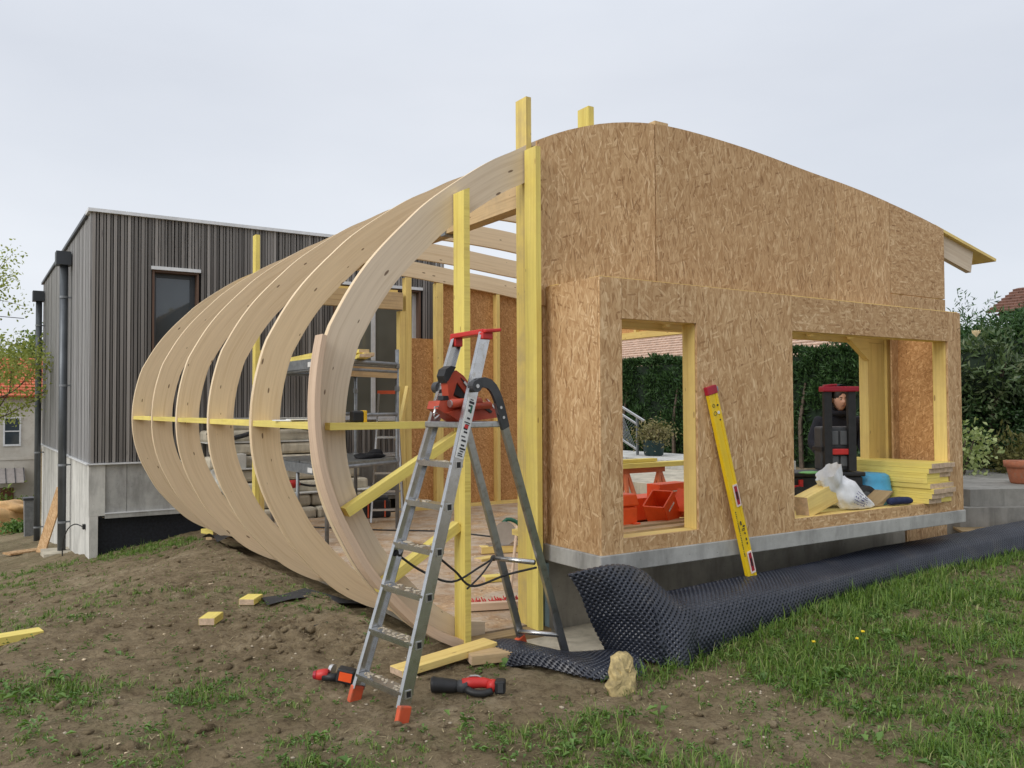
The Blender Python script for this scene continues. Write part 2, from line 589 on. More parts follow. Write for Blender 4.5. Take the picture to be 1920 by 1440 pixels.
OSB_IN = osb_mat('strand_board_indoor', [(60, 17, 60, .42), (115, 17, 60, .45), (25, 18, 66, .55), (90, 16, 58, .5), (150, 17, 60, .6)], .88, tint=(1.06, .90, .72))
OSB_FL = osb_mat('dusty_floor_board', [(20, 12, 40, .42), (120, 12, 40, .5), (70, 12, 44, .6)], .95, dusty=.85)
CONC = concrete_mat('concrete', (.40, .395, .375))
CONC_P = concrete_mat('pale_concrete', (.56, .55, .51), boards=True)
CONC_D = concrete_mat('damp_concrete', (.40, .365, .30))
CONC_E = concrete_mat('grey_step_concrete', (.27, .26, .235))
CONC_S = concrete_mat('sandy_concrete', (.52, .47, .37))
WHITE = plain_mat('white_metal', (.66, .67, .68), .45, .1)
DKGREY = plain_mat('dark_grey_metal', (.06, .065, .072), .45, .3)
ZINC = plain_mat('zinc_pipe', (.115, .125, .135), .42, .5, var=.2, scale=3)
ALU = plain_mat('aluminium', (.54, .54, .54), .27, .97, var=.12, scale=11, dirt=(.42, .39, .34))
ALU_D = plain_mat('dull_aluminium', (.42, .43, .43), .36, .92, var=.2, scale=9, dirt=(.25, .22, .18))
GALV = plain_mat('galvanised_steel', (.27, .285, .30), .5, .65, var=.22, scale=12)
ORANGE = plain_mat('orange_plastic', (.60, .095, .035), .5, var=.1, dirt=(.33, .1, .05))
RED = plain_mat('red_plastic', (.52, .028, .024), .42, var=.1, scale=14)
REDGUN = plain_mat('nail_gun_red', (.42, .062, .03), .42, var=.15, scale=14)
BOXRED = plain_mat('orange_red_box', (.85, .10, .018), .5, var=.12, scale=9)
BLACK = plain_mat('black_plastic', (.018, .018, .019), .5, var=.3, scale=18)
DGREY = plain_mat('grey_plastic', (.05, .052, .056), .5, var=.25, scale=14)
MIDGREY = plain_mat('mid_grey_plastic', (.10, .105, .11), .5, var=.2)
RUBBER = plain_mat('black_rubber', (.025, .026, .028), .7, var=.3, scale=22, dirt=(.1, .085, .07))
TAPE_Y = plain_mat('yellow_plastic', (.75, .44, .02), .4, var=.08)
LEVEL_Y = plain_mat('level_yellow_paint', (.76, .52, .012), .38, var=.05, scale=4, dirt=(.66, .44, .03))
CRIMSON = plain_mat('crimson_plastic', (.33, .012, .03), .45, var=.15)
PINKISH = plain_mat('pale_frame_plastic', (.72, .60, .56), .5)
STEEL = plain_mat('bright_steel', (.6, .6, .6), .3, .9)
GREEN_T = plain_mat('dark_green_plastic', (.015, .10, .055), .45)
BLUE = plain_mat('blue_plastic', (.06, .30, .48), .5, var=.18, scale=5, dirt=(.1, .22, .3))
NAVY = plain_mat('navy_fabric', (.009, .010, .017), .85, var=.35, scale=25)
NAVY2 = plain_mat('navy_cloth', (.012, .02, .07), .8, var=.35, scale=25)
DARKCLOTH = plain_mat('black_cloth', (.012, .012, .014), .9, var=.4, scale=25)
BAGWHITE = plain_mat('white_woven_bag', (.74, .745, .76), .6, var=.06, scale=30, bump=.3)
SKIN = plain_mat('skin', (.62, .36, .26), .5, var=.08, scale=14)
HAIR = plain_mat('dark_hair', (.02, .014, .01), .6)
TERRA = plain_mat('terracotta', (.38, .135, .07), .8, var=.2, scale=9, dirt=(.3, .2, .14))
TILE_R = plain_mat('orange_roof_tile', (.50, .125, .055), .75, var=.35, scale=7, dirt=(.33, .1, .06))
TILE_P = plain_mat('pale_roof_tile', (.52, .37, .28), .8, var=.25, scale=5, dirt=(.36, .22, .16))
TILE_B = plain_mat('brown_roof_tile', (.17, .085, .06), .8, var=.3, scale=5)
RENDERW = plain_mat('beige_render', (.52, .49, .43), .9, var=.12, scale=1.2, dirt=(.42, .38, .32))
TARP = plain_mat('tan_tarpaulin', (.58, .36, .16), .7, var=.25, scale=4, dirt=(.40, .22, .09))
ROCK = plain_mat('yellow_limestone', (.36, .28, .13), .9, var=.5, scale=16, dirt=(.20, .16, .10), bump=1.0)
POT_G = plain_mat('dark_green_pot', (.02, .05, .05), .5)
BARK = plain_mat('bark', (.10, .075, .055), .9, var=.4, scale=9, bump=.6)
NETTING = plain_mat('dark_netting', (.012, .014, .02), .7, var=.5, scale=30)
FOAM = plain_mat('pale_blue_foam', (.30, .40, .42), .8, var=.15)
PAPER = plain_mat('paper', (.68, .68, .66), .8)
PRINT = plain_mat('black_print', (.03, .03, .035), .7)
PRINTB = plain_mat('blue_print', (.10, .09, .22), .7)
GLASS = glass_mat('window_glass', (.042, .052, .06))
GLASS2 = glass_mat('door_glass', (.10, .105, .09))
THUJA = leaf_mat('thuja_leaves', (.012, .036, .011), (.045, .098, .024), .6, .15)
CONIF = leaf_mat('conifer_sprays', (.018, .052, .018), (.065, .135, .04), .6, .15)
LAUREL = leaf_mat('glossy_leaves', (.013, .036, .013), (.052, .105, .034), .32, .15, (.13, .19, .10))
MAGN = leaf_mat('magnolia_leaves', (.03, .055, .02), (.10, .15, .06), .35, .2, (.26, .28, .17))
LIME = leaf_mat('lime_leaves', (.20, .27, .08), (.46, .52, .24), .5, .3)
TWIGGY = leaf_mat('olive_twigs', (.07, .07, .02), (.17, .16, .05), .6, .2)
SPRING = leaf_mat('spring_leaves', (.20, .24, .05), (.44, .47, .15), .5, .4)
SPRING2 = leaf_mat('mid_leaves', (.07, .12, .025), (.22, .29, .07), .5, .3)
SHRUBP = leaf_mat('pinkish_shrub_leaves', (.10, .10, .035), (.30, .26, .12), .6, .25, (.42, .33, .24))
GRASS = leaf_mat('grass_blades', (.042, .10, .013), (.18, .29, .050), .5, .3, (.42, .38, .20))
WEED = leaf_mat('weed_leaves', (.05, .12, .022), (.165, .275, .07), .45, .25)
THATCH = leaf_mat('dry_thatch', (.13, .10, .05), (.42, .35, .20), .7, .1)
PETAL = plain_mat('yellow_petals', (.78, .55, .02), .6)
CREAM = plain_mat('cream_petals', (.78, .66, .42), .6)
CORE = plain_mat('light_block_core_dark', (.008, .018, .008), .9, var=.4, scale=4)  # near-black green for the solid cores added to stop light inside foliage
CHIP = plain_mat('wood_chip', (.62, .50, .34), .8, var=.25)
GRIT = plain_mat('pale_grit', (.42, .36, .27), .85, var=.3, scale=40)

def membrane_material():
    m, nt, b = new_mat('dimpled_membrane_plastic', .30, 0, .55)
    t = NT(nt)
    n = t.noise(t.coords('Object', (1, 1, 1), rnd=False), 4, 5, .65)
    c = t.ramp(n, [(.35, (.014, .017, .028)), (.7, (.028, .033, .048))])
    d = t.noise(t.coords('Object', (1, 1, 1), rnd=False), 2.3, 7, .75)
    c = t.mix(t.ramp(d, [(.55, (0, 0, 0)), (.75, (.5,)*3)]), c, (.10, .082, .06))
    t.l(c, b.inputs['Base Color'])
    return m
MEMB = membrane_material()

def soil_material():
    m, nt, b = new_mat('muddy_soil', .9, 0, .2)
    t = NT(nt)
    co = t.coords('Object', (1, 1, 1), rnd=False)
    n1 = t.noise(co, .55, 6, .6)
    n2 = t.noise(co, 3.1, 8, .72)
    n3 = t.noise(co, 30, 7, .8)
    n5 = t.noise(co, 11, 6, .75)
    c = t.ramp(t.math('ADD', t.math('MULTIPLY', n1, .45), t.math('MULTIPLY', n2, .55)),
               [(.30, (.115, .083, .048)), (.43, (.225, .170, .098)), (.55, (.315, .245, .148)), (.68, (.47, .385, .26))])
    c = t.mix(t.ramp(n5, [(.34, (.7,)*3), (.5, (0, 0, 0))]), c, (.115, .078, .045))
    c = t.mix(t.ramp(n5, [(.56, (0, 0, 0)), (.7, (.5,)*3)]), c, (.42, .335, .22))
    c = t.mix(t.ramp(n3, [(.36, (.6,)*3), (.50, (0, 0, 0))]), c, (.075, .05, .032))
    c = t.mix(t.ramp(n3, [(.6, (0, 0, 0)), (.74, (.55,)*3)]), c, (.42, .34, .24))
    at = t.n('Attribute', attribute_name='cover')
    n4 = t.noise(co, 7, 5, .7)
    cov = t.math('MULTIPLY', at.outputs['Fac'], t.ramp(n4, [(.38, (0, 0, 0)), (.62, (1, 1, 1))]))
    moss = t.ramp(t.noise(co, 60, 3, .7), [(.35, (.055, .075, .022)), (.65, (.15, .165, .06))])
    c = t.mix(t.math('MULTIPLY', cov, .7), c, moss)
    t.l(c, b.inputs['Base Color'])
    h = t.math('ADD', t.math('MULTIPLY', n2, 1.2), t.math('MULTIPLY', n3, .8))
    t.bump(h, b, 1.0, .045)
    return m
SOIL = soil_material()

# ------------------------------------------------------------------ ground
def _hash(ix, iy, s):
    h = (ix.astype(np.int64) * 374761393 + iy.astype(np.int64) * 668265263 + s * 974711) & 0x7fffffff
    h = ((h ^ (h >> 13)) * 1274126177) & 0x7fffffff
    return ((h ^ (h >> 16)) & 0xffff) / 65535.0

def vnoise(x, y, s=0):
    ix, iy = np.floor(x), np.floor(y)
    fx, fy = x - ix, y - iy
    fx, fy = fx*fx*(3-2*fx), fy*fy*(3-2*fy)
    a, b = _hash(ix, iy, s), _hash(ix+1, iy, s)
    c, d = _hash(ix, iy+1, s), _hash(ix+1, iy+1, s)
    return (a*(1-fx)+b*fx)*(1-fy) + (c*(1-fx)+d*fx)*fy

def fbm(x, y, f, o=4, s=0, g=.5):
    v, a, t = 0, 1, 0
    for k in range(o):
        v = v + a * vnoise(x*f, y*f, s+k*7)
        t += a
        a *= g
        f *= 2.03
    return v / t

def sstep(a, b, x):
    t = np.clip((x-a)/(b-a), 0, 1)
    return t*t*(3-2*t)

def base_z(x, y):
    x, y = np.asarray(x, float), np.asarray(y, float)
    s = np.clip((y-8.5)*.5 - (x-1.5)*.9, 0, None)
    z = -np.minimum(.187*s, 3.6 + .004*s)
    z = z * sstep(0, .6, s)
    z = z + .13*sstep(3.9, 5.6, x)*sstep(5.2, 4.5, y)
    # low ground kept under the building and in front of the footing
    inb = sstep(2.62, 2.95, x)*sstep(5.15, 5.5, y)*sstep(12.6, 11.9, y)
    z = z - .13*inb
    led = sstep(2.95, 3.25, x)*sstep(4.46, 4.64, y)*sstep(9.6, 9.2, x)
    z = z*(1-led) - .18*led
    # garden terrace level to the east
    east = sstep(9.3, 9.8, x)*sstep(4.7, 5.3, y)
    z = z*(1-east) + (.12)*east
    return z

def ground_z(x, y, fine=True):
    x, y = np.asarray(x, float), np.asarray(y, float)
    z = base_z(x, y)
    near = sstep(40, 14, np.hypot(x-2, y-5))
    b = (fbm(x, y, .8, 3, 3)-.5)*.055 + (fbm(x, y, 3.2, 4, 9)-.5)*.055
    if fine: b = b + (fbm(x, y, 11, 4, 21, .6)-.5)*.050
    # the churned strip in front of the ribs
    ch = np.exp(-((x-1.95)**2/.35 + (y-5.95)**2/.22)) + .7*np.exp(-((x-1.4)**2/.5 + (y-7.9)**2/.16))
    b = b + ch*((fbm(x, y, 9, 4, 33)-.42)*.24 + .015)
    return z + b*near

def cover(x, y):
    # share of the ground that is grown over
    x, y = np.asarray(x, float), np.asarray(y, float)
    n = fbm(x, y, .9, 4, 51)
    n2 = fbm(x, y, 2.6, 3, 77)
    right = sstep(2.7, 4.6, x + (4.3-y)*.25)*sstep(4.9, 4.2, y)
    near = sstep(5.0, 3.6, y)*.40
    left = sstep(1.0, -.2, x)*sstep(12, 7, y)*.42
    bank = sstep(11.4, 12.3, y)*sstep(3.6, 2.6, x)*.9
    far = sstep(9.0, 14.0, np.hypot(x, y-8))*.5*sstep(2.0, 1.0, x)
    base = np.maximum.reduce([right*.50, near*.98, left*.95, bank*.55, far, .22 + 0*x])
    n3 = fbm(x, y, 6.5, 3, 91)
    c = base + (n-.5)*1.3 + (n2-.5)*.9 + (n3-.5)*.7
    c = c - .55*np.exp(-((x-2.0)**2/.6 + (y-6.0)**2/.5)) - .35*np.exp(-((x-1.9)**2/1.2 + (y-9.5)**2/2.0))
    c = c - .5*np.exp(-((x-2.1)**2/.5+(y-4.3)**2/.3))
    return np.clip(c, 0, 1)

def axis(lo, hi, step, far):
    a = list(np.arange(lo, hi, step))
    d, left, right = step, [], []
    x = lo
    while x > -far:
        d *= 1.28
        x -= d
        left.append(x)
    d, x = step, a[-1]
    while x < far:
        d *= 1.28
        x += d
        right.append(x)
    return np.array(left[::-1] + a + right)

gx, gy = axis(-2.4, 6.6, .03, 600), axis(1.4, 13.6, .036, 600)
GX, GY = np.meshgrid(gx, gy)
GZ = ground_z(GX, GY)
nv, nu = GX.shape
ii = np.arange(nv*nu).reshape(nv, nu)
GF = np.stack([ii[:-1, :-1], ii[:-1, 1:], ii[1:, 1:], ii[1:, :-1]], -1).reshape(-1, 4)
ground_me = fast_mesh('ground', np.stack([GX, GY, GZ], -1).reshape(-1, 3), GF, SOIL, True, attr=cover(GX, GY).ravel())
ground = mobj('ground', ground_me)
tag(ground, 'muddy brown building-site ground with trampled grass patches', None, None, 'structure')

def gz(x, y): return float(ground_z(x, y))

# ------------------------------------------------------------------ the timber frame extension
Y0 = 5.17            # front face of the first rib
RIBY = [Y0 + 1.34*i for i in range(6)]
TH = .06
ext = thing('timber_frame_extension', (5.5, 8.5, 0), 'unfinished timber frame extension with curved ribs and strand board end wall', 'building')

OUT = [(3.13, -.045), (2.99, -.03), (2.86, .0), (2.68, .09), (2.56, .17), (2.48, .24), (2.34, .385), (2.17, .59), (2.045, .81), (1.96, .99), (1.90, 1.18),
       (1.87, 1.35), (1.86, 1.55), (1.875, 1.75), (1.91, 1.94), (1.97, 2.15), (2.03, 2.27), (2.10, 2.395), (2.18, 2.52), (2.27, 2.64), (2.37, 2.755),
       (2.50, 2.89), (2.68, 3.065), (2.93, 3.255), (3.19, 3.43), (3.40, 3.54), (3.58, 3.64), (3.79, 3.735), (4.03, 3.82), (4.24, 3.88), (4.52, 3.935),
       (4.81, 3.965), (5.24, 3.965), (5.9, 3.93), (6.64, 3.86), (7.46, 3.785), (8.37, 3.66), (8.99, 3.545), (9.66, 3.40)]
OC = smooth_curve(OUT, 150)
tan = np.gradient(OC, axis=0)
tan /= np.linalg.norm(tan, axis=1)[:, None]
nrm = np.stack([tan[:, 1], -tan[:, 0]], 1)       # points inwards
dep = np.interp(np.linspace(0, 1, 150), [0, .02, .06, .3, .45, 1], [.17, .18, .215, .225, .245, .255])
IC = OC + nrm*dep[:, None]
IC[0] = (3.13, .125)
IC[:4, 0] = np.maximum.accumulate(IC[:4, 0][::-1])[::-1]
# keep the inner corner at the foot clean
IC[1] = (3.09, .14) if IC[1][0] > 3.09 else IC[1]
SL = np.concatenate([[0], np.cumsum(np.linalg.norm(np.diff(OC, axis=0), axis=1))])

def rib_mesh(mats):
    mb = MB()
    n = len(OC)
    off = random.random()*6
    for i in range(n-1):
        a0, a1, b0, b1 = OC[i], OC[i+1], IC[i], IC[i+1]
        u0, u1 = SL[i] + off, SL[i+1] + off
        mb.poly([(a0[0], 0, a0[1]), (a1[0], 0, a1[1]), (b1[0], 0, b1[1]), (b0[0], 0, b0[1])], [(u0, 0), (u1, 0), (u1, .24), (u0, .24)], 0)
        mb.poly([(b0[0], TH, b0[1]), (b1[0], TH, b1[1]), (a1[0], TH, a1[1]), (a0[0], TH, a0[1])], [(u0, 1.24), (u1, 1.24), (u1, 1), (u0, 1)], 0)
        mb.poly([(a0[0], TH, a0[1]), (a1[0], TH, a1[1]), (a1[0], 0, a1[1]), (a0[0], 0, a0[1])], [(u0, 2.06), (u1, 2.06), (u1, 2), (u0, 2)], 1)
        mb.poly([(b0[0], 0, b0[1]), (b1[0], 0, b1[1]), (b1[0], TH, b1[1]), (b0[0], TH, b0[1])], [(u0, 3), (u1, 3), (u1, 3.06), (u0, 3.06)], 0)
    for i, m in ((0, 2), (n-1, 2)):
        a, b = OC[i], IC[i]
        q = [(a[0], 0, a[1]), (b[0], 0, b[1]), (b[0], TH, b[1]), (a[0], TH, a[1])]
        if i: q.reverse()
        mb.poly(q, None, m)
    return mb.mesh('rib', mats)
rib_me = rib_mesh([WOOD_RIB, WOOD_EDGE, END])
rib_me1 = rib_mesh([WOOD_RIBG, WOOD_EDGE, END])
for i, y in enumerate(RIBY):
    r = finish(bpy.data.objects.new('rib', rib_me1 if i == 0 else rib_me), ext, False)
    r.location = r.location + Vector((0, y, 0))
# blocking rail let in between the ribs at eye height
for i in range(5):
    mb = MB()
    mb.cbox(1.872, 2.01, RIBY[i]+TH+.001, RIBY[i+1]-.001, 1.512, 1.556)
    mb.build('rail', YEL, ext)
# bent strip standing on the front of the first rib
k0, k1 = 3, int(np.argmin(np.abs(OC[:75, 1] - 2.13)))
mb = MB()
for i in range(k0, k1):
    def s4(j):
        o = OC[j] + nrm[j]*.006
        f = min(1, (k1-j)/22)
        # the free top end stands straight instead of following the rib
        lean = (1-f)**2*.085
        o = o + np.array([-lean, 0])
        q = o + nrm[j]*.062*(.50 + .50*min(1, (k1-j)/34))
        return o, q
    (a0, b0), (a1, b1) = s4(i), s4(i+1)
    y0, y1 = 5.035, 5.166
    u0, u1 = SL[i], SL[i+1]
    mb.poly([(a0[0], y0, a0[1]), (a1[0], y0, a1[1]), (b1[0], y0, b1[1]), (b0[0], y0, b0[1])], [(u0, 0), (u1, 0), (u1, .06), (u0, .06)])
    mb.poly([(b0[0], y1, b0[1]), (b1[0], y1, b1[1]), (a1[0], y1, a1[1]), (a0[0], y1, a0[1])], [(u0, 0), (u1, 0), (u1, .06), (u0, .06)])
    mb.poly([(a0[0], y1, a0[1]), (a1[0], y1, a1[1]), (a1[0], y0, a1[1]), (a0[0], y0, a0[1])], [(u0, 1), (u1, 1), (u1, 1.13), (u0, 1.13)])
    mb.poly([(b0[0], y0, b0[1]), (b1[0], y0, b1[1]), (b1[0], y1, b1[1]), (b0[0], y1, b0[1])], [(u0, 2), (u1, 2), (u1, 2.13), (u0, 2.13)])
    if i in (k0, k1-1):
        p, q = (a0, b0) if i == k0 else (a1, b1)
        c = [(p[0], y0, p[1]), (q[0], y0, q[1]), (q[0], y1, q[1]), (p[0], y1, p[1])]
        mb.poly(c if i == k0 else c[::-1])
mb.build('bent_strip', WOOD_BEND, ext)

def bar(name, mat, p0, p1, w, h, parent=ext, upv=(0, 0, 1)):
    mb = MB()
    mb.beam(p0, p1, w, h, upv)
    return mb.build(name, mat, parent)
def blk(name, mat, x0, x1, y0, y1, z0, z1, parent=ext):
    mb = MB(name == 'strand_board_panel')
    mb.cbox(x0, x1, y0, y1, z0, z1)
    return mb.build(name, mat, parent)

# front posts and temporary braces
def post(x0, x1, y0, y1, z0, z1, mat=YEL): return blk('post', mat, x0, x1, y0, y1, z0, z1)
mb = MB()
mb.prism([(2.88, .03), (2.926, .03), (2.926, 3.165), (2.88, 3.145)], 5.015, 5.163)
mb.build('post', YEL, ext)
post(3.482, 3.526, 5.015, 5.16, .045, 3.55)
post(3.505, 3.55, 5.168, 5.31, .045, 3.965, YELDUST)
post(3.553, 3.60, 5.165, 5.31, .045, 3.60, WOOD_DARK)
post(4.16, 4.215, 5.25, 5.39, 3.4, 4.045)
blk('block', WOOD_RAW, 4.87, 5.02, 5.25, 5.36, 3.70, 4.055)
bar('brace', YEL, (1.94, 5.115, 1.532), (2.879, 5.115, 1.532), .09, .046)
bar('brace', YEL, (2.055, 5.11, .985), (2.877, 5.11, 1.455), .085, .062, ext, (0, 0, 1))
bar('brace', YEL, (2.27, 5.11, .475), (2.875, 5.11, .835), .085, .062, ext, (0, 0, 1))
blk('bottom_plate', WOOD_DARK, 2.94, 3.602, 5.02, 5.16, -.01, .044)
blk('insulation_strip', FOAM, 2.92, 3.615, 5.0, 5.17, -.055, -.012)
blk('insulation_strip', FOAM, 3.603, 3.64, 5.10, 5.30, -.05, .50)

# floor of boards
for ix in range(3):
    for iy in range(4):
        x0, x1 = 2.9 + ix*2.02, 2.9 + (ix+1)*2.02 - .004
        y0, y1 = 5.2 + iy*1.68, 5.2 + (iy+1)*1.68 - .004
        mb = MB()
        mb.cbox(x0, x1, y0, y1, .02, .046 + .001*((ix+iy) % 2))
        mb.build('floor_panel', OSB_FL, ext)
blk('floor_slab', CONC_D, 3.15, 8.95, 5.21, 11.95, -.16, .018)

# gable wall panels, cut to the curve of the ribs
_k = int(np.argmin(OC[:, 0]))
TOPX, TOPZ = OC[_k:, 0], OC[_k:, 1]
def topz(x): return float(np.interp(x, TOPX, TOPZ))
def gable_panel(x0, x1, zb, mat, yb=5.095):
    xs = np.linspace(x0, x1, max(2, int((x1-x0)/.12)))
    pts = [(x0, zb), (x1, zb)] + [(x, topz(x)-.004) for x in xs[::-1]]
    mb = MB()
    mb.prism(pts, yb, yb+.02)
    mb.build('strand_board_panel', mat, ext)
gable_panel(3.552, 4.719, 2.40, OSB_V)
gable_panel(4.730, 7.055, 2.40, OSB_V)
gable_panel(7.060, 7.934, 2.40, OSB_V, 5.092)
gable_panel(7.943, 8.93, 2.795, OSB_H)
blk('strand_board_panel', OSB_M, 7.942, 8.93, 5.093, 5.113, .52, 2.786)
blk('strand_board_panel', OSB_V, 3.605, 3.635, 5.115, 5.2, .58, 2.40)
# studs behind the gable panels
for x in (3.62, 4.24, 4.85, 5.47, 6.08, 6.7, 7.31, 8.1, 8.86):
    blk('stud', YEL2, x, x+.045, 5.117, 5.165, 2.3, topz(x)-.28)
blk('header_beam', YEL2, 3.62, 8.9, 5.203, 5.303, 2.283, 2.5)
# eave board over the right hand end of the ribs
mb = MB()
mb.beam((8.80, 5.33, 3.585), (10.06, 5.33, 3.325), .42, .032)
mb.build('eave_board', YEL2, ext)

# the bay: slab, outer boards, window linings
B = 4.46
slab = MB()
slab.cbox(3.60, 8.085, 4.445, 5.25, .525, .643)
slab.build('bay_slab', CONC, ext, bevel=.006)
blk('bay_floor', YELDUST, 3.64, 8.05, 4.485, 5.6, .645, .69)
blk('foundation_wall', CONC_D, 3.645, 8.2, 5.145, 5.20, -.5, .524)
blk('strand_board_panel', OSB_V, 8.205, 8.95, 5.13, 5.15, -.3, .519)
blk('strand_board_panel', OSB_V, 3.618, 3.640, 4.483, 5.09, .644, 2.535)          # left return
def face_panel(x0, x1, z0, z1, mat, y=B):
    return blk('strand_board_panel', mat, x0, x1, y, y+.02, z0, z1)
face_panel(3.618, 3.812, .644, 2.535, OSB_V)
face_panel(3.8145, 4.528, 2.258, 2.535, OSB_M)
face_panel(3.8145, 4.528, .644, .744, OSB_M)
face_panel(4.5305, 5.6, .644, 2.535, OSB_V, B-.001)
face_panel(5.6025, 7.846, 2.252, 2.533, OSB_H)
face_panel(5.6025, 7.846, .644, .740, OSB_H)
face_panel(7.8485, 8.072, .644, 2.533, OSB_V)
blk('strand_board_panel', OSB_IN, 8.045, 8.066, 4.63, 5.16, .70, 2.5)
def window_lining(x0, x1, z0, z1):
    d = .145
    blk('window_jamb', YEL2, x0-.045, x0, B+.021, B+d, z0, z1)
    blk('window_jamb', YEL2, x1, x1+.045, B+.021, B+d, z0, z1)
    blk('window_sill', YEL2, x0-.045, x1+.045, B+.021, B+d, z0-.045, z0-.001)
    blk('window_header', YEL2, x0-.045, x1+.045, B+.021, B+d, z1+.001, z1+.06)
window_lining(3.813, 4.527, .746, 2.256)
window_lining(5.604, 7.845, .742, 2.25)
blk('top_plate', YEL2, 3.641, 8.07, 4.481, 4.60, 2.497, 2.542)
blk('top_plate', YEL2, 3.641, 8.07, 4.97, 5.09, 2.50, 2.545)
for x in (4.9, 5.25, 8.0):
    blk('stud', YEL2, x, x+.045, B+.021, B+.145, .69, 2.44)
blk('stud', YEL, 8.0, 8.044, 4.607, 4.70, .69, 2.44)
# heavy post and knee brace inside the big window
blk('post', YEL2, 7.69, 7.96, 5.20, 5.30, .69, 2.28)
blk('post', YEL2, 7.97, 8.03, 5.17, 5.42, .69, 2.44)
mb = MB()
mb.prism([(7.35, 2.32), (7.689, 2.32), (7.689, 2.10)], 5.183, 5.243)
mb.build('knee_brace', YEL2, ext)
# far end wall, in the plane of the last rib
YG = RIBY[5]
def rib_under(x): return topz(x) - .262
for x in (5.66, 5.76):
    blk('stud', YEL2, x, x+.095, YG-.03, YG+.10, .05, rib_under(x)-.01 if x > 5.7 else 3.14)
for x in (6.31, 6.87, 7.44, 8.0, 8.56):
    blk('stud', YEL2, x, x+.06 if x > 6.4 else x+.12, YG+.0, YG+.12, .09, rib_under(x)-.005)
blk('bottom_plate', YEL2, 5.87, 8.95, YG-.02, YG+.12, .046, .088)
mb = MB(True)
mb.cbox(5.87, 6.33, YG+.122, YG+.142, .09, 2.74)
mb.build('strand_board_panel', OSB_IN, ext)
for x0, x1 in ((6.335, 7.47), (7.474, 8.9)):
    xs = np.linspace(x0, x1, 6)
    mb = MB()
    mb.prism([(x0, .09), (x1, .09)] + [(x, topz(x)-.03) for x in xs[::-1]], YG+.122, YG+.142)
    mb.build('strand_board_panel', OSB_IN, ext)
blk('lintel', WOOD_RAW, 3.9, 5.7, YG-.05, YG+.05, 3.16, 3.42)
blk('lintel', YEL2, 3.9, 5.66, YG+.052, YG+.10, 3.42, 3.47)
# left hand post at the far end, standing through the ribs
blk('post', YEL, 3.40, 3.46, YG-.16, YG-.02, .05, 4.06)
blk('post', YEL2, 3.463, 3.53, YG-.16, YG-.02, .05, 2.45)
# roof beam across the ribs with metal hangers
for i in range(5):
    blk('roof_beam', WOOD_RAW, 3.52, 3.64, RIBY[i]+TH+.002, RIBY[i+1]-.002, 3.16, 3.40)
    if i < 2:
        mb = MB()
        mb.cbox(3.505, 3.655, RIBY[i+1]-.075, RIBY[i+1]-.0015, 3.145, 3.159)
        mb.cbox(3.505, 3.5185, RIBY[i+1]-.075, RIBY[i+1]-.0015, 3.16, 3.31)
        mb.build('joist_hanger', GALV, ext)
# east side: wall plate on posts with blocking above
blk('wall_plate', YEL2, 8.90, 9.02, Y0, YG+.1, 2.72, 2.82)
for i in range(5):
    blk('eave_blocking', OSB_IN, 8.97, 9.01, RIBY[i]+TH+.002, RIBY[i+1]-.002, 2.822, 3.26)
    for f in (.33, .66):
        y = RIBY[i] + 1.34*f
        blk('eave_stud', YEL2, 8.90, 8.968, y, y+.05, 2.822, 3.26)
for y in (Y0+.05, RIBY[5]-.1):
    blk('post', YEL2, 8.90, 9.02, y, y+.12, .05, 2.718)

# ------------------------------------------------------------------ the dark clad house
BX, BY, BE, BB = 1.52, 13.2, 7.13, 21.5
house = thing('clad_house', (4.3, 17, 0), 'flat roofed house clad in weathered grey vertical boards on a concrete base', 'house')
mb = MB()
mb.cbox(BX+.03, BE-.02, BY+.215, BB-.03, .87, 4.40)
mb.build('wall_backing', BLACK, house)
# concrete base
mb = MB()
xs = [BX+.02, 2.005, 3.20, 4.40, 5.6, BE]
for a, b in zip(xs[:-1], xs[1:]):
    mb = MB()
    mb.cbox(a+.003, b-.003, BY+.02, BY+.2, .165, .862)
    mb.build('concrete_panel', CONC, house)
mb = MB()
mb.cbox(BX, BX+.11, BY-.002, BY+.22, -1.2, .14)
mb.build('corner_pier', CONC_P, house)
for y0, y1 in ((BY+.222, 15.8), (15.806, 18.6), (18.606, BB)):
    mb = MB()
    mb.cbox(BX, BX+.2, y0, y1, -3.0, .862)
    mb.build('concrete_panel', CONC_P, house)
mb = MB()
mb.cbox(BX-.008, BX+.2, BY-.002, BY+.22, .142, .862)
mb.build('concrete_panel', CONC_P, house)
blk('base_ledge', CONC, BX+.2, BE, BY-.015, BY+.25, .10, .162, house)
blk('ledge_trim', WHITE, BX+.2, BE, BY-.022, BY+.02, .163, .178, house)
blk('netting_screen', NETTING, BX+.112, BE, BY+.10, BY+.13, -1.0, .098, house)
blk('metal_flashing', WHITE, BX-.045, BE+.02, BY-.04, BY+.02, .863, .885, house)
blk('metal_flashing', WHITE, BX-.045, BX+.02, BY+.021, BB, .863, .885, house)
blk('roof_edge', WHITE, BX-.05, BE+.03, BY-.05, BY+.3, 4.44, 4.488, house)
blk('roof_edge', DKGREY, BX-.05, BX+.25, BY+.301, BB, 4.43, 4.478, house)
blk('roof_deck', DKGREY, BX+.25, BE, BY+.301, BB, 4.30, 4.46, house)
